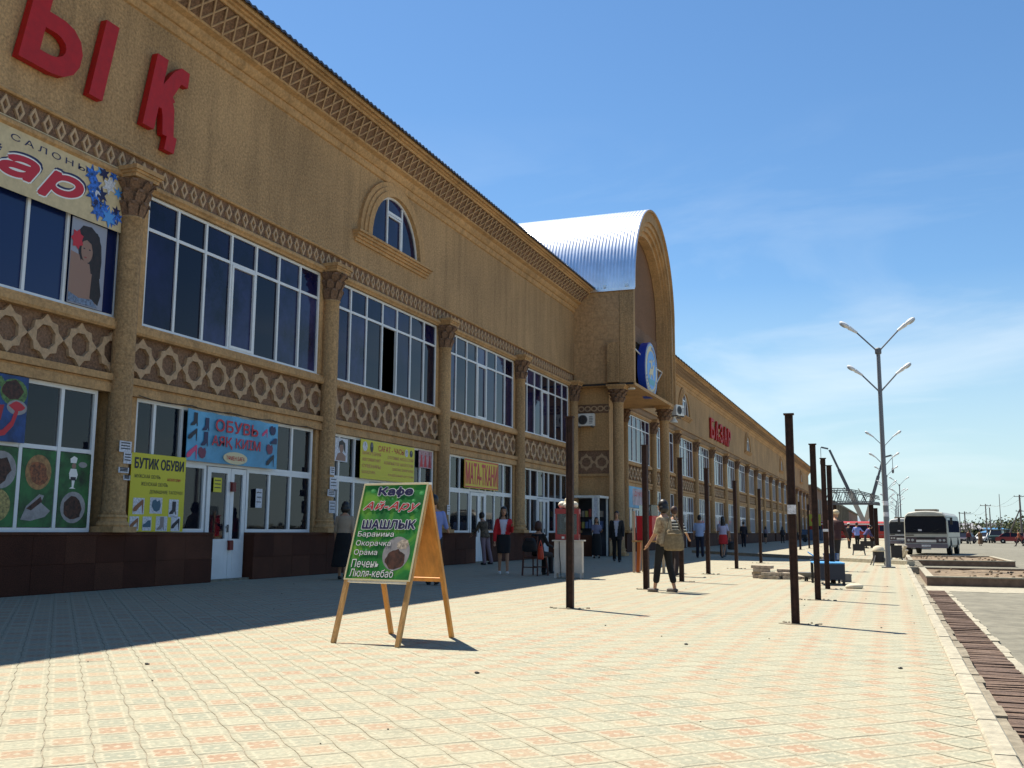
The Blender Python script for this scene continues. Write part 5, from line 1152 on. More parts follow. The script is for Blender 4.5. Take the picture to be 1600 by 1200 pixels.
# ------------------------------------------------------------------ steel posts
def post(x, y, h_, label, w_=.1, papers=(), grp='rusty steel posts standing in two rows'):
    t = thing('steel_post', label, 'post', (x, y, 0), R(rnd.uniform(-6, 6)), grp)
    b = MB(); e = w_/2; pts = [(-e, -e), (e, -e), (e, -e+.014), (.01, -e+.014), (.01, e-.014), (e, e-.014), (e, e), (-e, e), (-e, e-.014), (-.01, e-.014), (-.01, -e+.014), (-e, -e+.014)]
    b.prism(pts, lambda u, v, d: (v, u, d), -.05, h_); b.box(-e*.9, -e+.012, -e*.9, e*.9, 0, h_-.01)
    b.box(e-.012, e*.9, -e*.9, e*.9, 0, h_-.01); mk('shaft', b, RUST, t)
    b = MB(); b.box(-e-.015, e+.015, -e-.015, e+.015, h_, h_+.015); mk('cap_plate', b, RUST, t)
    b = MB(); b.v = []; pts = blob(0, 0, .16, .12, 14, .3); b.prism(pts, lambda u, v, d: (u, v, d), 0, .006); mk('mortar_patch', b, CONCD, t)
    for z, hh, m_ in papers: b = MB(); b.box(-e-.004, e+.004, -e-.004, -e-.001, z, z+hh); mk('paper_label', b, m_, t)
    b = MB()
    for k in range(7): a = rnd.uniform(0, 6.28); rr = rnd.uniform(.14, .32); b.ell((rr*math.cos(a), rr*.6*math.sin(a), .008), (rnd.uniform(.012, .035),)*2+(.012,), 6, 4)
    mk('rubble', b, CONCD, t, kind='stuff')
names = ['nearest', 'second', 'third', 'farthest']
for k, (x, y, h_) in enumerate(((-4.26, 13.61, 2.70), (-4.35, 18.7, 2.71), (-4.31, 21.91, 2.69), (-4.46, 26.2, 2.72))): post(x, y, h_, names[k]+' rusty steel post of the row closer to the market hall', .098)
for k, (x, y, h_) in enumerate(((-1.11, 12.54, 2.51), (-1.15, 17.1, 2.52), (-1.19, 20.46, 2.52), (-1.2, 22.69, 2.52))):
    post(x, y, h_, names[k]+' rusty steel post of the row closer to the road', .095, papers=((1.30, .11, PAPER),) if k == 0 else ((1.1, .05, PAPER),) if k == 2 else ())
post(-1.28, 78.5, 3.2, 'dark post carrying the right end of the far steel truss', .3); post(-3.9, 78.5, 3.2, 'dark post carrying the left end of the far steel truss', .3)
post(-1.15, 92, 3.2, 'dark post just right of and behind the truss post', .3)
for k, y in enumerate((30.5, 36.5)): post(-4.35, y, 2.6, ('first' if k == 0 else 'second')+' short dark post beyond the closer row, seen low behind', .095)
for k, (x, y) in enumerate(((-5.4, 66), (-5.3, 72), (-5.2, 80), (-5.0, 90))): post(x, y, 3.0, ('first', 'second', 'third', 'fourth')[k]+' thin post of the unfinished canopy before the brick building', .12)
# far truss
for k, y in enumerate((78.5, 82.0, 86.0)):
    t = thing('roof_truss', ('front', 'middle', 'rear')[k]+' arched steel truss of the unfinished canopy', 'truss', (-2.6, y, 3.2), group='arched steel trusses of the canopy')
    top = [(-1.9+3.8*i/12, .55+.62*math.sin(math.pi*(i/12*.62+.38))) for i in range(13)]; bot = [(-1.9+3.8*i/12, .1+.12*math.sin(math.pi*i/12)) for i in range(13)]
    b = MB(); [b.bar((u, 0, v), (u2, 0, v2), .07) for (u, v), (u2, v2) in list(zip(top, top[1:]))+list(zip(bot, bot[1:]))]; mk('chord', b, STEELD, t)
    b = MB(); [b.bar((top[i][0], 0, top[i][1]), (bot[i+(1 if i % 2 == 0 else -1)][0], 0, bot[i+(1 if i % 2 == 0 else -1)][1]), .05) for i in range(1, 12)]; mk('web_bar', b, STEELD, t)
t = thing('canopy_purlins', 'grey long steel edge beam along the underside of the arched trusses', 'beam', (-2.6, 82, 3.2)); b = MB(); b.box(-1.95, 1.95, -3.9, -3.75, -.07, .07); mk('edge_beam', b, STEELD, t)
b = MB(); [b.bar((u, -4.2, v), (u, 4.6, v), .05) for u, v in ((-1.5, 1.1), (-.5, 1.2), (.5, 1.1), (1.4, .75))]; mk('purlin', b, STEELD, t)

# ------------------------------------------------------------------ street lamps
def lamp_post(x, y, label, h_=7.0, low=True):
    t = thing('street_lamp', label, 'street lamp', (x, y, 0), R(2), 'street lamps along the edge of the pavement')
    b = MB(); b.lathe((0, 0, 0), [(.14, 0), (.14, .02), (.085, .03), (.08, 1.5), (.07, 4.5), (.06, h_)], 14); mk('pole', b, mat('lamp_post_grey', (.16, .17, .19), .5), t, smooth=False)
    b = MB(); b.box(-.2, .2, -.2, .2, 0, .03); mk('base_plate', b, STEELD, t)
    b = MB(); b.lathe((0, 0, 0), [(.09, h_-.15), (.1, h_-.12), (.1, h_+.02), (.07, h_+.05)], 12); mk('collar', b, STEELD, t)
    for z0, rch, rise in ((h_, .66, .62), (h_-1.32, .55, .52)):
        for s_ in (-1, 1):
            b = MB(); b.tube([(0, 0, z0-.1), (s_*.1, 0, z0+.02), (s_*rch, 0, z0+rise)], .024, 8); a_ = mk('arm', b, mat('lamp_post_grey', (.16, .17, .19), .5), t)
            d = Vector((s_*.80, 0, .6)).normalized(); c0 = Vector((s_*rch, 0, z0+rise)); sz = 1 if z0 == h_ else .85
            b = MB(); b.tube([c0-d*.05, c0+d*.12*sz, c0+d*.26*sz], [.04*sz, .055*sz, .075*sz], 10); mk('lamp_neck', b, LAMPW, a_, smooth=False)
            rotm = Matrix.Rotation(-s_*R(37), 3, 'Y'); b = MB(); b.ell(c0+d*.42*sz, (.2*sz, .12*sz, .075*sz), 16, 10, rotm); mk('lamp_head', b, LAMPW, a_, smooth=True)
            b = MB(); b.ell(c0+d*.46*sz+rotm @ Vector((0, 0, -.035*sz)), (.15*sz, .1*sz, .06*sz), 14, 8, rotm); mk('lamp_glass', b, mat('lamp_glass_bowl', (.42, .44, .46), .15), a_, smooth=True)
    for z in (1.6, 1.95): b = MB(); b.lathe((0, 0, 0), [(.081, z), (.081, z+.14)], 14); mk('paper_notice', b, PAPER, t)
    return t
orn = ['nearest tall double-tier street lamp beside the low cross kerb', 'second street lamp, just behind the nearest one', 'third street lamp in the row', 'fourth street lamp in the row', 'fifth street lamp in the row', 'sixth street lamp in the row']
for k in range(6): lamp_post(-.12-.07*k+(.0 if k < 2 else .1), 33.98+38.2*k, orn[k])
for k in range(5): lamp_post(1.25, 132+34*k, ('first', 'second', 'third', 'fourth', 'farthest')[k]+' lamp of the thin far row right of the main posts')

# ------------------------------------------------------------------ small things on the pavement
CAB = mat('white_laminate', (.56, .50, .43), .5, nscale=4, namt=.12)
t = thing('cabinet', 'white wooden cabinet that carries the popcorn machine, standing at the shadow edge', 'cabinet', (-7.02, 22.35, 0), R(12))
b = MB(); b.box(-.32, .32, -.25, .25, .12, .84); b.box(-.32, -.27, -.25, -.2, 0, .12); b.box(.27, .32, -.25, -.2, 0, .12); b.box(-.32, -.27, .2, .25, 0, .12); b.box(.27, .32, .2, .25, 0, .12); mk('carcass', b, CAB, t)
b = MB(); b.box(-.37, .37, -.29, .29, .842, .87); mk('worktop', b, CAB, t); b = MB(); b.box(-.19, .30, -.262, -.25, .14, .82); mk('door', b, CAB, t)
b = MB(); b.tube([(-.2, -.27, .86), (-.19, -.275, .5), (-.17, -.27, .3), (-.16, -.27, .02)], .008, 6); mk('power_cord', b, DARK, t)
t = thing('popcorn_machine', 'red framed glass popcorn machine on the white cabinet', 'popcorn machine', (-7.05, 22.35, .87), R(12))
REDM = paint('red_machine_paint', (.30, .012, .015), .35)
b = MB(); b.box(-.27, .27, -.21, .21, 0, .13); mk('base', b, REDM, t); b = MB(); b.box(-.28, .28, -.22, .22, .60, .72); mk('top_housing', b, REDM, t)
for sx_ in (-1, 1):
    for sy_ in (-1, 1): b = MB(); b.box(sx_*.25-.02, sx_*.25+.02, sy_*.19-.02, sy_*.19+.02, .13, .6); mk('corner_post', b, REDM, t)
for a in ((-.23, .23, -.2, -.195), (-.23, .23, .195, .2), (-.26, -.255, -.17, .17), (.255, .26, -.17, .17)): b = MB(); b.box(*a, .13, .6); mk('glass_pane', b, SGLASS, t)
b = MB(); b.lathe((-.05, 0, 0), [(.09, .38), (.11, .42), (.11, .52), (.03, .56), (.02, .6)], 14); mk('kettle', b, CHROME, t)
b = MB(); [b.ell((rnd.uniform(-.2, .2), rnd.uniform(-.15, .15), .14+rnd.uniform(0, .1)), (.03, .03, .025), 6, 4) for k in range(90)]; mk('popcorn', b, mat('popcorn_cream', (.62, .52, .30), .9), t, kind='stuff')
b = MB(); b.box(-.12, -.06, -.222, -.21, .03, .08); mk('switch_panel', b, WHITED, t)
t = thing('popcorn_bags', 'heap of tied white popcorn bags on top of the red machine', 'bags', (-7.05, 22.35, 1.59), R(12))
for k, (x, y, z, r0) in enumerate(((-.12, -.05, .09, .1), (.02, .02, .12, .12), (.15, -.04, .09, .1), (-.04, -.1, .07, .08), (.08, -.1, .07, .08), (.0, 0, .2, .075))):
    b = MB(); b.ell((x, y, z), (r0, r0, r0*.85), 10, 8); mk('bag', b, mat('bag_cream_white', (.66, .60, .46), .6), t, smooth=True)
# wooden chair and red bag
def chair(label, loc, rz):
    t = thing('wooden_chair', label, 'chair', loc, rz); W_ = mat('dark_red_wood', (.09, .028, .018), .6)
    b = MB(); b.box(-.21, .21, -.2, .22, .43, .46); mk('seat', b, W_, t)
    for x, y, z in ((-.19, -.19, .95), (.19, -.19, .95), (-.19, .19, .43), (.19, .19, .43)): b = MB(); b.bar((x*1.15, y*1.25, 0), (x, y, z), .035); mk('leg', b, W_, t)
    b = MB(); b.box(-.17, .17, -.2, -.175, .86, .94); b.box(-.17, .17, -.2, -.175, .62, .66); mk('backrest', b, W_, t)
    b = MB(); b.bar((-.2, -.22, .2), (.2, -.22, .2), .025); b.bar((-.2, .2, .2), (.2, .2, .2), .025); mk('stretcher', b, W_, t); return t
chair('dark red wooden chair with a seated person, left of the popcorn cart', (-8.15, 23.2, 0), RZ(.25, 1))
carried('shopping_bag', 'small bright orange-red bag hanging from the side of the wooden chair', 'bag', (-7.93, 22.95, .55), 0, bag_build(0, .17, .32, .08, paint('orange_red_cloth', (.62, .06, .02)), [(-.05, 0, .12), (0, 0, .3), (.05, 0, .12)]))
carried('jacket', 'black jacket slung over the back of the wooden chair', 'jacket', (-8.2, 22.92, .74), RZ(.25, 1), bag_build(0, .44, .34, .1, DARK))
# drinks stand
t = thing('drinks_stand', 'small stand with a red box on pale wooden legs beside the second post', 'stand', (-5.95, 26.4, 0), R(-10))
for x, y in ((-.42, -.3), (.42, -.3), (-.42, .3), (.42, .3)): b = MB(); b.bar((x, y, 0), (x, y, 1.62 if x < 0 and y < 0 else .8), .06); mk('leg', b, mat('pale_wood_leg', (.46, .36, .24), .7), t)
b = MB(); b.box(-.46, .46, -.34, .34, .8, .84); mk('shelf', b, WOOD, t); b = MB(); b.bar((-.3, -.3, 0), (-.26, -.3, .8), .09); mk('brace', b, paint('rust_orange', (.42, .10, .02)), t)
b = MB(); b.box(-.34, .1, -.28, .26, .84, 1.46); b.box(-.36, .12, -.3, .28, 1.46, 1.49); mk('red_box', b, paint('red_box_paint', (.42, .015, .02)), t)
b = MB(); b.box(-.3, .05, -.2, .2, 1.49, 1.78); mk('clear_tank', b, SGLASS, t)
t = thing('carton', 'light blue and white carton with a red motif on the right of the drinks stand', 'carton', (-5.58, 26.3, .84), R(-10)); b = MB(); b.box(-.13, .13, -.1, .1, 0, .2); mk('box', b, paint('carton_blue', (.16, .36, .68)), t)
b = MB(); b.box(-.13, .13, -.104, -.1, 0, .05); b.box(-.131, .131, -.103, -.1, .17, .2); mk('white_band', b, WINK, t); b = MB(); flat([(-.1, .11), (0, .155), (.1, .11), (0, .07)], lambda u, v, d: (u, -.105, v), 0, b); mk('red_motif', b, REDINK, t)
# kiosk under the portal
t = thing('kiosk', 'white framed kiosk with goods inside, below the wall under the portal', 'kiosk', (-12.35, 42.0, 0))
b = MB(); b.box(-.72, .72, -.6, .9, 2.5, 2.6); mk('roof', b, WHITED, t); b = MB(); b.box(-.72, .72, .86, .9, 0, 2.5); b.box(-.72, -.68, -.6, .86, 0, 2.5); mk('back_wall', b, INT, t)
for x, y in ((-.69, -.57), (.66, -.57), (.42, -.57), (.66, .8)): b = MB(); b.box(x-.035, x+.035, y-.035, y+.035, 0, 2.5); mk('frame_post', b, WHITED, t)
b = MB(); b.box(.42, .66, -.58, -.56, 1.4, 2.5); mk('side_panel', b, PAPER, t)
b = MB(); b.box(-.66, .4, -.5, -.1, .85, .9); b.box(-.66, .4, -.5, -.46, 0, .85); mk('counter', b, GRANITE2, t)
for k in range(14):
    b = MB(); x = -.6+.16*(k % 7); z = 1.2+.5*(k//7); b.box(x, x+.12, .6, .85, z, z+rnd.uniform(.18, .4)); c = rnd.choice([(.3, .05, .04), (.35, .3, .25), (.1, .15, .3), (.4, .35, .1)]); mk('goods', b, paint('goods_%d_%d_%d' % tuple(int(v*100) for v in c), c), t)
# stacked paving slabs
t = thing('slab_pile', 'untidy pile of old paving slabs lying between the two rows of posts', 'paving slabs', (-2.55, 24.6, 0), R(-4))
for x, y, z, w_, d_, rz_ in ((-.38, .1, 0, .42, .4, 5), (-.36, .12, .075, .44, .38, -8), (-.4, .1, .15, .4, .4, 12), (-.38, .12, .225, .46, .36, -3), (-.12, -.3, 0, .5, .3, -12), (-.1, -.28, .075, .46, .3, 6), (.12, .15, 0, .4, .36, 9), (.14, .18, .075, .44, .34, -14), (.16, .16, .15, .38, .34, 4), (.32, -.2, 0, .4, .3, 20), (.3, -.2, .075, .34, .26, -5), (.52, .05, 0, .34, .3, -25)):
    b = MB(); b.box(-w_/2, w_/2, -d_/2, d_/2, 0, .068); o = mk('slab', b, SLABM, t); o.location = (x, y, z); o.rotation_euler = (rnd.uniform(-.02, .02), rnd.uniform(-.02, .02), R(rz_))
# low tables and tubs
BT = paint('blue_table_paint', (.08, .32, .66), .5)
t = thing('low_table', 'low dark trestle table with a bright blue top between the posts', 'table', (-1.30, 22.4, 0), R(8))
for k in range(2): b = MB(); b.box(-.3+.31*k, -.0+.31*k, -.55, .55, .44, .465); mk('table_top', b, BT, t)
for x in (-.27, .28):
    for y in (-.5, .5): b = MB(); b.bar((x, y, 0), (x, y, .44), .05); mk('leg', b, DARK, t)
b = MB(); b.box(-.3, .31, -.53, -.5, .12, .44); b.box(.29, .31, -.5, .5, .1, .44); mk('side_panel', b, mat('dark_blue_black', (.015, .02, .04), .6), t)
t = thing('low_table', 'second low dark table with a sloping blue sheet behind the first blue one', 'table', (-1.35, 24.6, 0), R(4))
b = MB(); b.box(-.45, .1, -.4, .4, .42, .46); mk('table_top', b, mat('dark_blue_black', (.015, .02, .04), .6), t); b = MB(); b.add([(-.5, -.45, .62), (-.25, -.45, .45), (-.25, .3, .45), (-.5, .3, .62), (-.5, -.45, .64), (-.25, -.45, .47), (-.25, .3, .47), (-.5, .3, .64)], [(0, 1, 2, 3), (4, 7, 6, 5), (0, 4, 5, 1), (1, 5, 6, 2), (2, 6, 7, 3), (3, 7, 4, 0)]); mk('sheet', b, BT, t)
for x in (-.42, .07):
    for y in (-.36, .36): b = MB(); b.bar((x, y, 0), (x, y, .42), .05); mk('leg', b, DARK, t)
def crate(name, label, cat, loc, rz, w_, d_, h_, m_, legs=0):
    t = thing(name, label, cat, loc, rz); th = .02; b = MB(); z = legs
    b.box(-w_/2, w_/2, -d_/2, d_/2, z, z+th); b.box(-w_/2, w_/2, -d_/2, -d_/2+th, z+th, z+h_); b.box(-w_/2, w_/2, d_/2-th, d_/2, z+th, z+h_); b.box(-w_/2, -w_/2+th, -d_/2+th, d_/2-th, z+th, z+h_); b.box(w_/2-th, w_/2, -d_/2+th, d_/2-th, z+th, z+h_); mk('shell', b, m_, t)
    if legs:
        for x in (-1, 1):
            for y in (-1, 1): b = MB(); b.bar((x*w_*.52, y*d_*.52, 0), (x*w_*.45, y*d_*.45, z), .03); mk('leg', b, STEELD, t)
    b = MB(); b.box(-w_/2-.01, w_/2+.01, -d_/2-.01, -d_/2, z+h_-.03, z+h_); mk('rim', b, m_, t); return t
crate('plastic_crate', 'open dark blue plastic crate on the second low table', 'crate', (-1.32, 24.5, .465), R(-8), .3, .28, .14, paint('crate_blue', (.02, .07, .20)))
crate('grey_box', 'small grey box standing on the paving right of the blue table', 'box', (-.98, 23.7, 0), R(5), .22, .2, .17, STEELD)
t = thing('white_sack', 'smooth white sack lying on the sunny paving right of the posts', 'sack', (-.72, 20.9, 0), R(8)); b = MB(); loft(b, [((0, 0, 0), .15, .1), ((0, 0, .03), .175, .12), ((.01, 0, .07), .16, .11), ((.02, 0, .095), .09, .06)], 14); remesh('sack_body', b, mat('white_sack_cloth', (.56, .50, .38), .9), t, .015)
t = thing('wheelbarrow_tray', 'dark boat-shaped tray on the paving left of the blue table', 'tray', (-1.72, 23.6, 0), R(-15)); b = MB(); loft(b, [((0, 0, .08), .1, .08), ((-.05, 0, .14), .22, .13), ((-.1, 0, .19), .3, .16), ((-.1, 0, .195), .27, .13), ((-.05, 0, .15), .19, .1), ((0, 0, .1), .07, .05)], 16); mk('tray', b, STEELD, t); b = MB(); b.bar((.1, .05, 0), (.05, .05, .1), .03); b.bar((-.12, -.05, 0), (-.1, -.03, .14), .03); b.bar((-.12, .08, 0), (-.1, .05, .14), .03); mk('foot', b, DARK, t)
DKB = mat('charred_metal', (.022, .02, .022), .7)
crate('brazier', 'dark metal brazier box on short legs in front of the three men', 'brazier', (-1.5, 52.0, 0), R(4), .55, .45, .32, DKB, .22)
crate('brazier', 'dark brazier table left of the truss post', 'brazier', (-1.35, 64.0, 0), R(-6), .75, .5, .3, DKB, .3)
crate('brazier', 'dark metal box immediately right of the nearest street lamp', 'brazier', (.18, 44.5, 0), R(3), .42, .4, .5, DKB, .08)
t = thing('smoker_barrel', 'dark upright barrel with a white cloth over its top, left of the nearest lamp', 'barrel', (-.42, 36.2, 0), R(10))
b = MB(); b.lathe((0, 0, 0), [(.16, .1), (.19, .12), (.19, .5), (.15, .6), (.06, .64)], 16); mk('drum', b, DKB, t); b = MB(); b.lathe((0, 0, 0), [(.198, .46), (.2, .5), (.16, .61), (.06, .655), (.01, .66)], 16); mk('cloth', b, mat('white_sack_cloth', (.56, .50, .38), .9), t, smooth=True)
for a in range(4): b = MB(); b.bar((.33*math.cos(a*1.57+.8), .33*math.sin(a*1.57+.8), 0), (.17*math.cos(a*1.57+.8), .17*math.sin(a*1.57+.8), .34), .028); mk('leg', b, STEELD, t)
b = MB(); b.bar((.15, 0, .5), (.34, 0, .52), .025); mk('handle', b, DARK, t)
t = thing('plank_heap', 'pale planks leaning in a heap at the pavement edge right of the lamp', 'planks', (.35, 47, 0), 0)
for k in range(7): b = MB(); b.bar((-.1+rnd.uniform(-.1, .2), -1+k*.45, 0), (.28+rnd.uniform(-.1, .1), -1.5+k*.5, .42+rnd.uniform(-.1, .15)), .12, .03); mk('plank', b, mat('weathered_plank', (.50, .45, .36), .9, nscale=8, namt=.2), t)
t = thing('handcart', 'dark handcart with bundles near the far arcade wall', 'cart', (-9.6, 117, 0), 0)
b = MB(); b.box(-.9, .9, -.5, .5, .45, .55); b.box(-.8, -.1, -.4, .4, .55, 1.1); b.box(0, .8, -.4, .4, .55, .85); mk('load', b, DARK, t)
for x in (-.6, .6): b = MB(); b.lathe((0, 0, 0), [(.25, -.04), (.25, .04)], 14); b.v = [(x+p[0], -.5+p[2], .25+p[1]) for p in b.v]; mk('wheel', b, RUBBER, t)

# ------------------------------------------------------------------ vehicles
def wheel(t, x, y, r0, w_=.2, ax='x'):
    b = MB(); b.lathe((0, 0, 0), [(r0*.62, -w_/2), (r0*.95, -w_/2), (r0, -w_*.35), (r0, w_*.35), (r0*.95, w_/2), (r0*.62, w_/2)], 20); b.v = [(x+p[2], y+p[0], r0+p[1]) for p in b.v]; wh = mk('wheel', b, RUBBER, t)
    b = MB(); b.lathe((0, 0, 0), [(r0*.2, -w_*.52), (r0*.6, -w_*.42), (r0*.6, w_*.42), (r0*.2, w_*.52)], 16); b.v = [(x+p[2], y+p[0], r0+p[1]) for p in b.v]; mk('rim', b, CHROME, wh); return wh
BUSC = mat('bus_cream_paint', (0.4235, 0.4158, 0.3619), .4, nscale=3, namt=.1)
def bus(name, label, loc, rz, Ln=7.2, W_=2.45, H_=2.62, c=BUSC, lowband=None, detail=True, nwin=6):
    t = thing(name, label, 'bus', loc, rz); w2 = W_/2      # front faces -Y
    prof = [(-.93, .45), (-1, .62), (-1, 1.45), (-.985, 2.1), (-.93, 2.45), (-.78, 2.62), (-.4, 2.70), (0, 2.72), (.4, 2.70), (.78, 2.62), (.93, 2.45), (.985, 2.1), (1, 1.45), (1, .62), (.93, .45)]
    b = MB(); rings = [(0, .965, -.02), (.10, .995, 0), (.35, 1, 0), (Ln-.3, 1, 0), (Ln-.08, .99, 0), (Ln, .94, -.02)]; vs = []; n_ = len(prof)
    for y, k, dz in rings: vs += [(u*w2*k, y, (v-1.5)*k*H_/2.72+1.5*H_/2.72+dz) for u, v in prof]
    fs = [(i*n_+k, (i+1)*n_+k, (i+1)*n_+(k+1) % n_, i*n_+(k+1) % n_) for i in range(len(rings)-1) for k in range(n_)]+[tuple(range(n_)), tuple((len(rings)-1)*n_+k for k in range(n_))[::-1]]
    b.add(vs, fs); mk('body', b, c, t)
    gm = mat('vehicle_glass', (.012, .014, .022), .12, spec=.22)
    def front(name_, pts, m_, d=.012, y_=0, par=t): b = MB(); b.prism(pts, lambda u, v, q: (u, y_-q, v), -.02, d); return mk(name_, b, m_, par)
    k = H_/2.72
    ws = front('windscreen', [(-w2*.93, 1.36*k), (w2*.93, 1.36*k), (w2*.93, 2.2*k), (w2*.84, 2.38*k), (-w2*.84, 2.38*k), (-w2*.93, 2.2*k)], gm)
    front('screen_pillar', [(-.025, 1.37*k), (.025, 1.37*k), (.025, 2.37*k), (-.025, 2.37*k)], gm, .022, 0, ws)
    front('front_trim', [(-w2*.93, 1.3*k), (w2*.93, 1.3*k), (w2*.93, 1.345*k), (-w2*.93, 1.345*k)], DARK, .016)
    front('visor', [(-w2*.86, 2.4*k), (w2*.86, 2.4*k), (w2*.8, 2.52*k), (-w2*.8, 2.52*k)], c, .10)
    if detail:
        front('grille_panel', [(-w2*.92, .72), (w2*.92, .72), (w2*.92, 1.06), (-w2*.92, 1.06)], mat('bus_dark_band', (.07, .045, .055), .5), .02)
        front('grille', [(-w2*.42, .96), (w2*.42, .96), (w2*.42, 1.04), (-w2*.42, 1.04)], DARK, .03); front('badge_vent', [(-w2*.93, 1.14), (-w2*.55, 1.14), (-w2*.55, 1.2), (-w2*.93, 1.2)], DARK, .02)
        front('number_panel', [(-w2*.45, .76), (w2*.45, .76), (w2*.45, .9), (-w2*.45, .9)], WHITED, .03)
        front('licence_plate', [(-.26, .5), (.26, .5), (.26, .61), (-.26, .61)], WHITE, .09)
        for s_ in (-1, 1):
            for q in (.62, .8): b = MB(); b.prism(circ(s_*w2*q, .88, .075, .075, 16), lambda u, v, d: (u, -.022-d, v), 0, .02); mk('headlight', b, mat('headlight_glass', (.5, .5, .48), .1), t)
            b = MB(); b.bar((s_*w2*.95, 0, 2.2), (s_*(w2+.22), -.2, 2.2), .03); b.box(s_*(w2+.22)-.07, s_*(w2+.22)+.07, -.24, -.19, 1.8, 2.22); mk('mirror', b, DARK, t)
            b = MB(); b.bar((s_*.3, -.03, 1.38), (s_*.75, -.035, 1.55), .015); mk('wiper', b, DARK, t)
        b = MB(); b.box(-w2*.96, w2*.96, -.09, .05, .42, .66); mk('bumper', b, mat('bus_bumper', (.16, .13, .15), .6), t)
        front('route_card', [(-w2*.35, 1.42), (-w2*.18, 1.42), (-w2*.18, 1.52), (-w2*.35, 1.52)], PAPER, .016)
        b = MB(); b.box(-.62, .62, .5, 1.6, H_-.02, H_+.1); mk('roof_hatch', b, mat('roof_hatch_brown', (.25, .19, .13), .6), t)
    for s_ in (-1, 1):
        for q in range(nwin):
            y0 = .35+(Ln-.7)*q/nwin; b = MB(); y1 = y0+(Ln-.7)/nwin-.12; b.prism([(y0, 1.4*k), (y1, 1.4*k), (y1, 2.15*k), (y0, 2.15*k)], lambda u, v, d: (s_*(w2*(1.0 if v < 1.6 else .992)+d), u, v), -.03, .012); mk('side_window', b, mat('tinted_side_window', (.02, .026, .05), .3, spec=0.0), t)
        b = MB(); b.box(s_*w2-.01, s_*w2+.012, .3, Ln-.3, 1.02, 1.08); mk('side_trim', b, STEELD, t)
        if lowband: b = MB(); b.box(s_*w2-.01, s_*w2+.010, .2, Ln-.2, 2.25*k, 2.42*k); mk('roof_stripe', b, lowband, t)
        for y in (1.3, Ln-1.7):
            b = MB(); b.lathe((0, 0, 0), [(.56, -.012), (.56, .012)], 20); b.v = [(s_*w2+p[2]*1.1, y+p[0], .47+max(p[1], -.2)) for p in b.v]; mk('wheel_arch', b, DARK, t); wheel(t, s_*(w2-.1), y, .45, .26)
    return t
bus('minibus', 'cream and white city bus parked facing the camera behind the raised beds', (1.95, 64.6, -.2), R(-8.5))
bus('minibus', 'white bus half hidden behind the left side of the cream bus', (.92, 88, -.2), R(-2), 7, 2.2, 2.5, mat('bus_white_paint', (0.4774, 0.4774, 0.4620), .4))
t = bus('red_bus', 'long red bus with a white roof stripe crossing behind the men, far away', (-11.5, 160, -.2), R(-90), 13.5, 2.5, 3.0, paint('bus_red_paint', (.42, .02, .015)), WINK, False, 8)
def car(label, loc, rz, c, suv=False, Ln=4.3):
    t = thing('parked_car', label, 'car', loc, rz, 'cars in the far car park'); h_ = 1.75 if suv else 1.42; w2 = .86
    pr_ = [(0, .32), (0, .62), (.08, .74), (.95, .86), (1.0, .88), (3.5, .9), (4.2, .86), (4.3, .7), (4.3, .32)] if not suv else [(0, .4), (0, .95), (1.0, 1.08), (4.3, 1.1), (4.3, .4)]
    b = MB(); b.prism([(u*Ln/4.3, v) for u, v in pr_], lambda u, v, d: (d, u, v), -w2, w2); mk('body', b, c, t)
    cb = [(.95, .87), (1.65, h_-.06), (1.9, h_), (3.0, h_), (3.3, h_-.06), (3.85, .89)] if not suv else [(1.0, 1.08), (1.5, h_-.04), (1.7, h_), (4.0, h_), (4.25, 1.1)]
    b = MB(); n_ = len(cb); vs = [(s_*(w2-.04-(.16 if v > h_-.2 else 0)), u*Ln/4.3, v) for s_ in (-1, 1) for u, v in cb]; b.add(vs, [tuple(range(n_)), tuple(range(n_, 2*n_))[::-1]]+[(i, n_+i, n_+(i+1) % n_, (i+1) % n_) for i in range(n_)]); cbn = mk('cabin', b, mat('vehicle_glass', (.012, .014, .022), .12, spec=.22), t)
    b = MB(); r0 = [p for p in cb if p[1] > h_-.1]; b.box(-w2+.2, w2-.2, r0[0][0]*Ln/4.3, r0[-1][0]*Ln/4.3, h_-.01, h_+.02)
    for s_ in (-1, 1):
        for (u, v), (u2, v2) in ((cb[0], cb[1]), (cb[-1], cb[-2])): b.bar((s_*(w2-.05), u*Ln/4.3, v), (s_*(w2-.2), u2*Ln/4.3, v2), .07)
        b.bar((s_*(w2-.04), 2.45, .88), (s_*(w2-.19), 2.45, h_-.02), .07)
    mk('roof', b, c, t)
    for s_ in (-1, 1):
        for y in (.8, Ln-.9): wheel(t, s_*(w2-.06), y, .32, .18)
        b = MB(); b.box(s_*.6-.14, s_*.6+.14, -.015, .02, .56, .68); mk('headlight', b, mat('headlight_glass', (.5, .5, .48), .1), t)
    b = MB(); b.box(-.8, .8, -.05, .02, .34, .46); mk('bumper', b, DARK, t); return t
car('dark red saloon car parked side-on in the middle of the far car park', (17.5, 150, -.2), R(84), paint('car_dark_red', (.25, .02, .02)))
car('pale red hatchback parked directly behind the dark red saloon', (20.0, 158, -.2), R(82), paint('car_rose', (.48, .26, .24)))
car('dark green off-road car facing the camera beside the dark red saloon', (13.3, 152, -.2), R(-12), paint('car_dark_green', (.02, .05, .05)), True)
car('white hatchback left of the dark off-road car', (11.6, 158, -.2), R(-30), paint('car_white', (.62, .62, .6)))
car('black saloon parked nearest to the cream bus', (8.1, 140, -.2), R(-20), paint('car_black', (.03, .02, .04)))
car('white saloon far behind the other parked cars', (11.5, 196, -.2), R(70), paint('car_white', (.62, .62, .6)))
car('silver saloon farthest right beyond the pale red hatchback', (25.5, 185, -.2), R(80), paint('car_silver', (.42, .43, .44)))
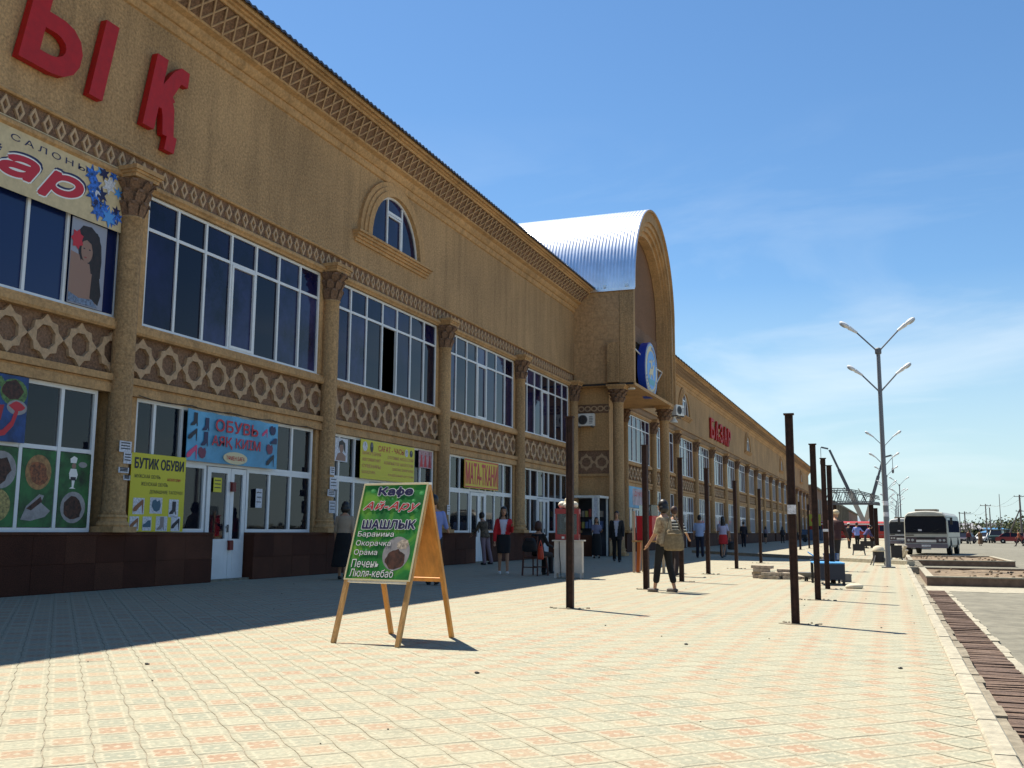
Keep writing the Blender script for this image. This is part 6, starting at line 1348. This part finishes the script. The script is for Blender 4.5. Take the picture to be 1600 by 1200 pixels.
car('blue-grey off-road car far behind beside the telegraph poles', (15.8, 176, -.2), R(-5), paint('car_blue_grey', (.10, .16, .22)), True)
# crane trucks
def crane(label, base, tip, side):
    t = thing('crane_truck', label, 'crane', (base[0], base[1], -.2), 0, 'truck cranes over the canopy site')
    OR = mat('crane_dull_orange', (.30, .20, .12), .6); b = MB(); b.box(-1.25, 1.25, -1, 8, .7, 1.3); mk('chassis', b, OR, t); b = MB(); b.box(-1.2, 1.2, -3, -1, .7, 2.6); mk('cab', b, OR, t); b = MB(); b.box(-1.22, 1.22, -3.02, -1.6, 1.7, 2.4); mk('cab_window', b, mat('vehicle_glass', (.012, .014, .022), .12, spec=.22), t)
    b = MB(); b.box(-1.1, 1.1, 4, 7, 1.3, 3.0); mk('turntable', b, OR, t)
    for x in (-1.1, 1.1):
        for y in (-2, 2, 5.5, 7): wheel(t, x, y, .5, .3)
    p0 = Vector((0, 5, 3.2)); q0 = Vector((tip[0]-base[0], tip[1]-base[1], tip[2]+.2)); 
    for k, (a, c, w_, m_) in enumerate(((0, .42, .8, mat('crane_cream', (.50, .45, .36), .6)), (.40, .72, .55, STEELD), (.70, 1.0, .38, STEELD))): b = MB(); b.bar(p0.lerp(q0, a), p0.lerp(q0, c), w_); mk('boom_section', b, m_, t)
    b = MB(); b.bar(q0+Vector((-side*.2, 0, .2)), q0+Vector((side*-1.4, 0, .5)), .28); mk('boom_head', b, STEELD, t)
    b = MB(); hx = q0+Vector((-side*1.5, 0, .5)); b.tube([hx, hx-Vector((0, 0, 2.2))], .05, 5); b.lathe(tuple(hx-Vector((0, 0, 3.2))), [(.08, 0), (.2, .2), (.2, .8), (.1, 1.0)], 10); mk('hook_block', b, STEELD, t)
def at(x, y, dist): d = CF+CR*(x-800)/1550+CU*(600-y)/1550; d = d*(dist/d.y); return CAM+d
b0, t0 = at(1350, 822, 185), at(1296, 703, 185); b1, t1 = at(1353, 822, 188), at(1380, 716, 188)
crane('left truck crane with its long dark boom leaning left over the canopy', (b0.x, 180), t0, 1)
crane('right truck crane with its boom leaning right behind the street lamps', (b1.x, 183), t1, -1)

# ------------------------------------------------------------------ far buildings, poles, trees
t = thing('unfinished_building', 'unfinished brown brick building behind the steel posts, beyond the market hall', 'building', (-22, 196, 0), local=False)
for k, (x0, x1, y0, y1, z1) in enumerate(((-30, -13.2, 190, 226, 9.5), (-30, -11.5, 226, 400, 7.6))): b = MB(); b.box(x0, x1, y0, y1, 0, z1); mk('wall', b, BRICKM, t)
for k in range(5):
    b = MB(); b.box(-13.25, -13.15, 192+k*6.8, 195.4+k*6.8, 1.2, 3.4); b.box(-13.25, -13.15, 192+k*6.8, 195.4+k*6.8, 4.8, 7.6); mk('opening', b, DARK, t)
b = MB(); b.box(-30, -12.8, 189.6, 225.8, 9.5, 9.8); mk('parapet', b, CONCD, t); b = MB(); b.box(-30, -11.1, 226, 400.4, 7.6, 8.0); mk('parapet', b, CONCD, t)
for k in range(9): b = MB(); b.box(-11.5, -11.1, 230+k*9, 231.2+k*9, 0, 7.6); mk('pier', b, CONCD, t)
t = thing('site_stall', 'small stall with a yellow sign and a blue sheet at the end of the arcade', 'stall', (-10.2, 146, 0))
b = MB(); b.box(-1.4, 1.4, -1, 1, 0, 1.5); mk('counter', b, paint('sheet_blue_grey', (.06, .11, .2)), t); b = MB(); b.box(-.6, 1.2, -1.1, -1.05, 2.0, 3.6); mk('sign_board', b, mat('yellow_green_board', (.42, .42, .05), .6), t); b = MB(); b.box(-.62, -.55, -1.1, -1, 0, 2); b.box(1.15, 1.22, -1.1, -1, 0, 2); mk('sign_leg', b, STEELD, t)
b = MB(); b.prism(circ(.3, 2.8, .4, .4, 12), lambda u, v, d: (u, -1.1-d, v), 0, .01); mk('motif', b, REDINK, t)
def far_house(label, p, w_, d_, h_, wc, rc, hip=1.6):
    t = thing('house', label, 'house', (p[0], p[1], -.3), 0, 'low houses on the horizon'); b = MB(); b.box(-w_/2, w_/2, 0, d_, 0, h_); mk('wall', b, wc, t)
    b = MB(); b.add([(-w_/2-.4, -.4, h_), (w_/2+.4, -.4, h_), (w_/2+.4, d_+.4, h_), (-w_/2-.4, d_+.4, h_), (-w_/2+1, d_/2, h_+hip), (w_/2-1, d_/2, h_+hip)], [(0, 1, 5, 4), (1, 2, 5), (2, 3, 4, 5), (3, 0, 4), (0, 3, 2, 1)]); mk('roof', b, rc, t)
    for k in range(max(2, int(w_/4))): b = MB(); x = -w_/2+1+k*4; b.box(x, x+1.2, -.06, 0, 1.1, 2.3); mk('window', b, DARK, t)
BR = paint('blue_roof_sheet', (.08, .22, .40)); GRW = mat('grey_wall', (.36, .34, .30), .9)
p = at(1574, 828, 260); far_house('long low building with a bright blue roof near the right edge', (p.x, 300), 9, 6, 2.6, GRW, BR, .4)
p = at(1602, 836, 200); far_house('small shed with a blue roof in front of the long blue-roofed one', (p.x, 262), 4, 5, 1.7, mat('dry_earth_wall', (.30, .24, .15), .95), BR, .5)
p = at(1535, 832, 330); far_house('pale house behind the parked cars', (p.x, 330), 14, 8, 3, WHITED, STEELD)
p = at(1507, 833, 300); far_house('small white house right of the cream bus', (p.x, 300), 9, 7, 2.6, WHITED, mat('grey_roof', (.25, .25, .27), .8))
p = at(1395, 838, 330); far_house('brown low building between the lamp posts and the buses', (p.x+2, 330), 22, 8, 3.2, mat('brown_far_wall', (.26, .17, .12), .95), mat('brown_far_roof', (.25, .10, .07), .9))
def power_pole(label, px, ytop, dist, arms_=1, strut=None, thin=.13):
    q = at(px, ytop, dist); t = thing('power_pole', label, 'pole', (q.x, dist, -.3), 0, 'poles and masts on the right'); h_ = q.z+.3
    b = MB(); b.lathe((0, 0, 0), [(thin*1.25, 0), (thin*.8, h_)], 8); mk('pole', b, mat('weathered_pole', (.17, .14, .12), .9), t)
    for k in range(arms_):
        b = MB(); z = h_-.35-k*3.1; w_ = 1.1 if k == 0 else .9; b.bar((-w_, 0, z), (w_, 0, z), .12); [b.lathe((x, 0, z), [(.05, 0), (.07, .12), (.04, .25)], 6) for x in (-w_+.1, 0.3, w_-.1)]; mk('cross_arm', b, mat('weathered_pole', (.17, .14, .12), .9), t)
    if strut: b = MB(); b.bar((-.1, 0, h_*strut[1]), (strut[0], 0, 0), .24); mk('strut', b, mat('weathered_pole', (.17, .14, .12), .9), t)
    return q
q1 = power_pole('tallest wooden power pole with two cross arms and a slanting brace, right edge', 1592.7, 773, 235, 2, (-3.0, .68), .2)
q2 = power_pole('power pole with one cross arm above the dark off-road car', 1539.6, 787.5, 240, 1)
power_pole('leaning plain pole right of the pole with one cross arm', 1546, 793, 245, 0)
q3 = power_pole('thinner power pole with a cross arm right of the bus roof', 1507, 799, 215, 1)
power_pole('plain pole between the bus and the cross-arm pole', 1499, 800, 215, 0, None, .1)
power_pole('very thin tall mast between two power poles', 1561, 772, 230, 0, None, .07)
power_pole('short dark pole low on the horizon beside the trees', 1516, 817, 260, 0); power_pole('short pole low on the horizon under the wires', 1511, 816, 240, 0)
t = thing('power_lines', 'thin wires sagging between the power poles at the right', 'wires', (0, 0, 0), local=False); b = MB()
for a, c in ((q1, q2), (q2, q3)):
    for dx in (-.9, .9):
        b.tube([Vector((a.x+dx, a.y, a.z-.2)).lerp(Vector((c.x+dx, c.y, c.z-.2)), k/10)-Vector((0, 0, 1.2*math.sin(math.pi*k/10))) for k in range(11)], .018, 4)
mk('wire', b, DARK, t)
def tree(label, p, h_, w_, seed, grp='trees on the horizon'):
    rr = random.Random(seed); t = thing('tree', label, 'tree', (p[0], p[1], -.3), 0, grp); b = MB(); b.tube([(0, 0, 0), (.1, 0, h_*.3), (0, .1, h_*.6)], [.2, .14, .07], 7)
    for k in range(5): a = rr.uniform(0, 6.28); b.tube([(0, 0, h_*(.25+.07*k)), (w_*.3*math.cos(a), w_*.3*math.sin(a), h_*(.5+.07*k))], [.08, .03], 5)
    mk('trunk', b, mat('bark', (.12, .09, .06), .9), t); b = MB()
    cl = [(rr.gauss(0, w_*.24), rr.gauss(0, w_*.24), h_*rr.uniform(.32, .92), rr.uniform(.18, .34)*w_*.6) for k in range(11)]
    for k in range(420):
        c = rr.choice(cl); p_ = Vector((c[0]+rr.gauss(0, c[3]), c[1]+rr.gauss(0, c[3]), c[2]+rr.gauss(0, c[3]*.7))); s_ = rr.uniform(.22, .55)
        u = Vector((rr.gauss(0, 1), rr.gauss(0, 1), rr.gauss(0, 1))).normalized(); v = u.cross(Vector((rr.gauss(0, 1), rr.gauss(0, 1), rr.gauss(0, 1)))).normalized(); b.add([p_+u*s_, p_+v*s_*.6, p_-u*s_, p_-v*s_*.6], [(0, 1, 2, 3)])
    mk('crown', b, LEAF, t)
TL = ['pale rounded', 'low wide', 'small dark', 'ragged', 'tall narrow', 'dense low', 'sparse', 'squat']
PL = ['behind the bus mirror', 'right of the thin bus-side poles', 'beneath the wires', 'behind the off-road car', 'left of the leaning pole', 'right of the thin mast', 'behind the blue roof', 'at the brace of the tallest pole', 'at the right edge of the picture', 'right of the hill', 'left of the white bus']
for k, (px, d_, h_, w_) in enumerate(((1503, 300, 4.2, 9), (1512, 330, 4.6, 10), (1524, 310, 3.6, 10), (1534, 340, 5.2, 9), (1548, 330, 5.8, 9), (1566, 340, 5.0, 11), (1578, 320, 5.6, 8), (1588, 300, 6.2, 9), (1598, 330, 6.5, 12), (1405, 420, 5.5, 11), (1396, 380, 4.6, 12))):
    q = at(px, 835, d_); h_ *= .8; tree(TL[k % 8]+' tree on the horizon '+PL[k], (q.x, d_), h_, w_, k+11)
b = MB(); rr = random.Random(5)
for k in range(5200):
    x = rr.uniform(-40, 420); y = rr.uniform(430, 560); z = abs(rr.gauss(0, 1))*(.9+.9*noise.noise((x*.02, y*.02, 0))); s_ = rr.uniform(.8, 1.9)
    u = Vector((rr.gauss(0, 1), rr.gauss(0, 1), rr.gauss(0, 1))).normalized(); v = u.cross(Vector((0, .3, 1))).normalized(); b.add([Vector((x, y, z))+u*s_, Vector((x, y, z))+v*s_, Vector((x, y, z))-u*s_, Vector((x, y, z))-v*s_], [(0, 1, 2, 3)])
mk('far_shrubs', b, mat('far_shrub_leaf', (.13, .13, .075), 1), kind='stuff')
b = MB(); vs = []; n_ = 60
for j in range(4):
    for i in range(n_+1):
        x = -260+i*9; hgt = 46*math.exp(-((x+28)/34)**2)+14*math.exp(-((x+110)/60)**2)+6*noise.noise((x*.02, 1, 0)); vs.append((x*4.0, 2600+j*160, -1+max(0, hgt)*(0, .9, 1, 0)[j]))
fs = [(j*(n_+1)+i, j*(n_+1)+i+1, (j+1)*(n_+1)+i+1, (j+1)*(n_+1)+i) for j in range(3) for i in range(n_)]; b.add(vs, fs); structure('hills', b, HILLM)
b = MB(); b.quad((-3000, 1480, -.6), (4000, 1480, -.6), (4000, 5000, -.6), (-3000, 5000, -.6)); structure('plain', b, DIRT)
# litter on the paving
b = MB()
for k in range(80):
    x, y = rnd.uniform(-12, .3), rnd.uniform(4.5, 34)**1.0; s_ = rnd.uniform(.004, .013); b.ell((x, y, s_*.5), (s_, s_*rnd.uniform(.6, 1), s_*.6), 6, 4)
mk('pebbles', b, CONCD, kind='stuff')
for k, (x, y) in enumerate(((-3.0, 7.2), (-5.6, 6.6), (.02, 8.8), (-1.9, 9.8))):
    t = thing('litter', ('dark crumb of rubbish %s' % ('near the centre of the sunny paving', 'at the lower left of the paving', 'close to the kerb at the right', 'left of the nearest road-side post')[k]), 'litter', (x, y, 0)); b = MB(); b.ell((0, 0, .008), (.018, .012, .009), 7, 5); b.ell((.012, .01, .006), (.01, .008, .006), 6, 4); mk('scrap', b, DARK, t)
